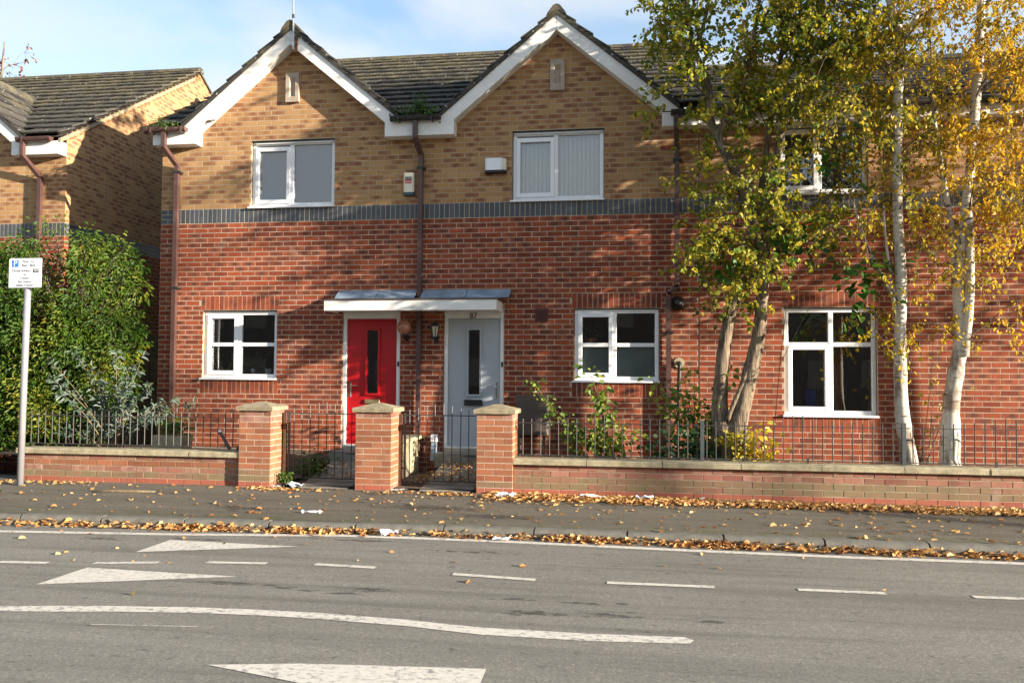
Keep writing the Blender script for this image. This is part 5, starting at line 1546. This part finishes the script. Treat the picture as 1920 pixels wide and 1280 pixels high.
climber('bright yellow leaved shrub at the foot of the cracked bark trunks', 'yellow_shrub', (8.65, -1.35, .27), [(8.45, -1.4, .80), (8.6, -1.45, .72), (8.75, -1.45, .82), (8.9, -1.45, .62), (9.05, -1.45, .58), (9.0, -1.5, .45), (8.7, -1.5, .5), (8.85, -1.5, .75)], 'leaf_yellow', .10, 55, 6, .16)
climber('thin twiggy sapling with few yellow leaves between the birches', 'twiggy_sapling', (10.75, -1.3, .25), [(10.95, -1.3, 1.7), (11.1, -1.3, 1.2), (10.9, -1.35, 2.2), (11.35, -1.4, 2.0), (11.5, -1.4, 2.1)], 'leaf_yellow', .065, 56, 2, .12, .006)
climber('small green plant growing in the stone trough', 'trough_plant', (1.05, -1.25, .58), [(.9, -1.28, .70), (1.0, -1.3, .76), (1.12, -1.3, .78), (1.2, -1.28, .68), (1.05, -1.32, .72)], 'leaf_weed', .055, 57, 10, .11)
climber('weeds beside the path to the red door', 'weed_clump', (3.0, -1.15, .05), [(2.95, -1.1, .25), (3.08, -1.05, .30), (3.2, -1.0, .28), (2.85, -1.2, .2), (2.98, -1.35, .15)], 'leaf_weed', .055, 58, 12, .14)
climber('weeds at the foot of the spalled end pillar', 'weed_clump', (2.90, -1.72, .02), [(2.85, -1.8, .10), (2.95, -1.85, .08), (2.82, -1.78, .12)], 'leaf_weed', .035, 59, 12, .08)
climber('grass tuft growing in a pavement crack by the parking sign', 'weed_clump', (-.32, -3.0, -.01), [(-.42, -3.0, .05), (-.25, -3.0, .06), (-.18, -2.98, .03)], 'leaf_weed', .045, 60, 6, .06, .003)
climber('green seedlings filling the end gutter by the parking sign side', 'gutter_plants', (.15, -.26, 5.17), [(-.08, -.26, 5.24), (.04, -.26, 5.26), (.15, -.26, 5.26), (.28, -.26, 5.25), (.40, -.26, 5.24)], 'leaf_weed', .035, 61, 10, .09, .003)
climber('green weeds and a sprouting plant in the gutter between the gables', 'gutter_plants', (4.2, -.26, 5.20), [(3.83, -.26, 5.27), (3.95, -.26, 5.29), (4.05, -.26, 5.28), (4.25, -.26, 5.31), (4.40, -.26, 5.28), (4.2, -.25, 5.52), (4.16, -.25, 5.42), (4.25, -.26, 5.38), (4.47, -.26, 5.27)], 'leaf_weed', .045, 62, 14, .10, .004)
# pot plants on the window sills indoors
def pot_plant(label, x, y, z, r_, hgt, leaf, n, size, spread, mat='terracotta', seed=1):
    T = thing('potted_plant', label, 'pot plant', (x, y, z))
    b = MB(); b.tube([(x, y, z), (x, y, z + hgt), (x, y, z + hgt + .012)], [r_ * .75, r_, r_ * 1.08], 14); b.build('pot', mat, T)
    rs = random.Random(seed); P, D, N_, SZ = [], [], [], []
    for _ in range(n):
        v = Vector((rs.gauss(0, 1) * spread, rs.gauss(0, .5) * spread * .5, abs(rs.gauss(0, 1)) * spread * 1.2))
        P.append((x + v.x, y + v.y, z + hgt + v.z)); D.append((v.x + rs.gauss(0, .05), v.y - .05, v.z * .3 - .02)); N_.append((rs.gauss(0, .3), -.7, .6)); SZ.append(size * rs.uniform(.6, 1.2))
    leaves('foliage', P, D, N_, SZ, leaf, T, 'stuff', .7)
pot_plant('broad leaved plant inside the window nearest the big shrub', .98, .20, 1.43, .06, .08, 'leaf_sycamore', 34, .085, .13, seed=71)
pot_plant('small plant in a white pot on the window sill, beside the mullion', 1.47, .22, 1.43, .035, .07, 'leaf_weed', 20, .04, .05, 'paper_white', 72)
pot_plant('bushy plant in a white pot inside the window, nearest the red door', 1.72, .22, 1.43, .055, .08, 'leaf_weed', 40, .05, .10, 'paper_white', 73)
pot_plant('plant in a terracotta pot on a shelf above the frosted film', 6.70, .30, 1.885, .08, .09, 'leaf_weed', 60, .045, .10, seed=74)
bb_ = MB(); bb_.box(9.78, 9.92, .6, .9, .40, 1.25); tag(bb_.build('storage_box', 'blue_plastic'), 'blue plastic box standing inside the tall window', 'box')

# ------------------------------------------------------------------ fallen leaves and litter
def fallen():
    g = np.random.default_rng(77)
    P, H = [], []
    # drift in the gutter
    n = 7000
    x = g.uniform(-3, 14, n)
    dens = np.interp(x, [-3, 1, 3, 5, 8, 14], [.35, .5, .8, 1, 1, .9]) * (0.55 + .45 * np.sin(x * 3.1 + np.sin(x * 1.7) * 2))
    keep = g.uniform(0, 1, n) < dens + .15
    x = x[keep]
    t_ = np.abs(g.normal(0, 1, len(x)))
    y = np.array([ky(v) for v in x]) - .135 - t_ * .05
    z = -.105 + np.maximum(0, .055 - t_ * .035) * g.uniform(0, 1, len(x)) + .004
    P.append(np.stack([x, y, z], 1))
    # drift along the wall foot, thick to the right of the pillars
    n = 8500
    x = g.uniform(5.6, 14, n)
    mid = np.interp(x, [5.6, 7, 9, 14], [-2.20, -2.22, -2.32, -2.38])
    y = mid + g.normal(0, 1, n) * np.interp(x, [5.6, 7, 9, 14], [.22, .16, .11, .10])
    k = (y < -1.99) & (g.uniform(0, 1, n) < .45 + .55 * (np.sin(x * 2.3 + 1) * np.sin(x * 5.1) > -.5))
    P.append(np.stack([x[k], y[k], 0.012 + .018 * g.uniform(0, 1, k.sum())], 1))
    # loose leaves over the pavement, thinning to the left
    n = 1000
    x = 14 - 17 * g.uniform(0, 1, n) ** 2.0
    y = g.uniform(-4.02, -2.02, n)
    P.append(np.stack([x, y, np.interp(y, [-4, -2.9, -1.5], [-.02, -.005, .012]) + .006], 1))
    n = 260                                        # by the gates and the sign
    x = np.concatenate([g.normal(3.0, .25, n // 2), g.normal(5.0, .35, n // 2)])
    P.append(np.stack([x, g.uniform(-2.25, -2.0, n), np.full(n, .012)], 1))
    n = 160
    P.append(np.stack([g.uniform(-2, .5, n), g.normal(-2.12, .10, n).clip(-2.5, -1.98), np.full(n, .014)], 1))
    n = 40                                         # few on the road
    P.append(np.stack([g.uniform(0, 13, n), -4.35 - np.abs(g.normal(0, .9, n)), np.full(n, -.104)], 1))
    P = np.concatenate(P); n = len(P)
    ang = g.uniform(0, 2 * np.pi, n)
    tilt = np.where(P[:, 1] < -4.0, g.normal(0, .35, n), g.normal(0, .16, n))
    D = np.stack([np.cos(ang), np.sin(ang), tilt * .5], 1)
    N_ = np.stack([g.normal(0, .28, n), g.normal(0, .28, n), np.ones(n)], 1)
    o_ = leaves('fallen_leaves', P, D, N_, np.clip(g.lognormal(-3.22, .36, n), .016, .078), 'leaf_dead', None, 'stuff', .7, .2)
    o_['label'] = 'drifts of orange and brown fallen leaves along the gutter and wall foot'
    # leaves on paths and garden soil
    n = 900
    x = np.concatenate([g.uniform(4.45, 5.5, 420), g.uniform(5.7, 13, 380), g.uniform(2.95, 3.9, 100)])
    y = g.uniform(-1.55, -.1, n)
    z = np.where(x < 5.55, .02 + (y + 2) * .105, .275)
    z = np.where((x < 4.70), .05 + 0 * z + np.where(x < 3.95, (y + 2) * .09, 0), z) + .012
    ang = g.uniform(0, 2 * np.pi, n)
    D = np.stack([np.cos(ang), np.sin(ang), g.normal(0, .2, n)], 1)
    o_ = leaves('garden_leaves', np.stack([x, y, z], 1), D, np.stack([g.normal(0, .3, n), g.normal(0, .3, n), np.ones(n)], 1), g.uniform(.03, .065, n), 'leaf_dead', None, 'stuff', .7, .2)
    o_['label'] = 'brown fallen leaves on the garden paths and soil'
    n = 240
    x = np.concatenate([g.normal(4.42, .06, 120), g.normal(2.86, .05, 120)])
    P = np.stack([x, g.uniform(-2.08, -1.7, n), np.full(n, .022)], 1)
    ang = g.uniform(0, 2 * np.pi, n)
    o_ = leaves('pale_gravel', P, np.stack([np.cos(ang), np.sin(ang), 0 * ang], 1), np.tile((0, 0, 1.), (n, 1)), g.uniform(.012, .03, n), 'pebble_white', None, 'stuff', 1, .3)
    o_['label'] = 'pale gravel scattered at the feet of the gate pillars'
fallen()

def litter(name, label, x, y, z, w, d, mat='paper_white', seed=1, h=.03, cat='litter'):
    rs = random.Random(seed)
    b = MB()
    nx, ny = 5, 4
    a = rs.uniform(-.5, .5)
    for j in range(ny):
        for i in range(nx):
            u, v = (i / (nx - 1) - .5) * w, (j / (ny - 1) - .5) * d
            u += rs.uniform(-.1, .1) * w / nx; v += rs.uniform(-.15, .15) * d
            b.v.append((x + u * math.cos(a) - v * math.sin(a), y + u * math.sin(a) + v * math.cos(a), z + rs.uniform(.002, h)))
    for j in range(ny - 1):
        for i in range(nx - 1):
            b.f.append((j * nx + i, j * nx + i + 1, (j + 1) * nx + i + 1, (j + 1) * nx + i)); b.mi.append(0)
    return tag(b.build(name, mat), label, cat)
plain('pale_blue_plastic', (0.62, 0.70, 0.78), 0.3, var=0.1, nscale=20)
litter('plastic_bag', 'crumpled pale plastic bag lying at the gate of the red door', 3.10, -1.93, .012, .24, .12, 'pale_blue_plastic', 1, .075)
litter('crumpled_paper', 'crumpled white paper in the gutter leaves beside the edge line', 5.02, -4.20, -.10, .17, .09, 'paper_white', 2, .06)
litter('crumpled_paper', 'grey and white flyer just in front of the grey door gate pillar', 5.84, -2.22, .01, .22, .12, 'paper_white', 3, .05)
litter('crumpled_paper', 'long white paper strip in the leaf drift by the mossy wall', 6.86, -2.15, .02, .30, .08, 'paper_white', 4, .035)
litter('crumpled_paper', 'white leaflet with a blue edge among leaves by the mossy wall', 7.46, -2.17, .02, .20, .10, 'pale_blue_plastic', 5, .05)
litter('crumpled_paper', 'tiny white paper scrap by the mossy wall, nearest the birches', 8.10, -2.06, .015, .12, .06, 'paper_white', 6, .03)
litter('crumpled_paper', 'pale scrap in the gutter leaves in front of the long mossy wall', 6.12, -4.22, -.10, .16, .07, 'paper_white', 7, .03)
b = MB(); b.tube([(3.90, -3.62, 0.0), (4.08, -3.60, 0.0)], .011, 6); b.ball((3.90, -3.62, 0), .02, n=8, m=5); b.ball((4.08, -3.60, 0), .02, n=8, m=5)
tag(b.build('plastic_stick', 'paper_white', None, True), 'white bone shaped plastic stick on the pavement near the kerb', 'litter')
b = MB(); b.tube([(.85, -2.75, .0), (1.05, -2.70, .012), (1.35, -2.66, .01), (1.6, -2.60, .004)], [.008, .016, .018, .010], 6)
tag(b.build('fallen_twig', 'shrub_stem', None, True), 'pale broken branch lying on the pavement before the low wall', 'twig')
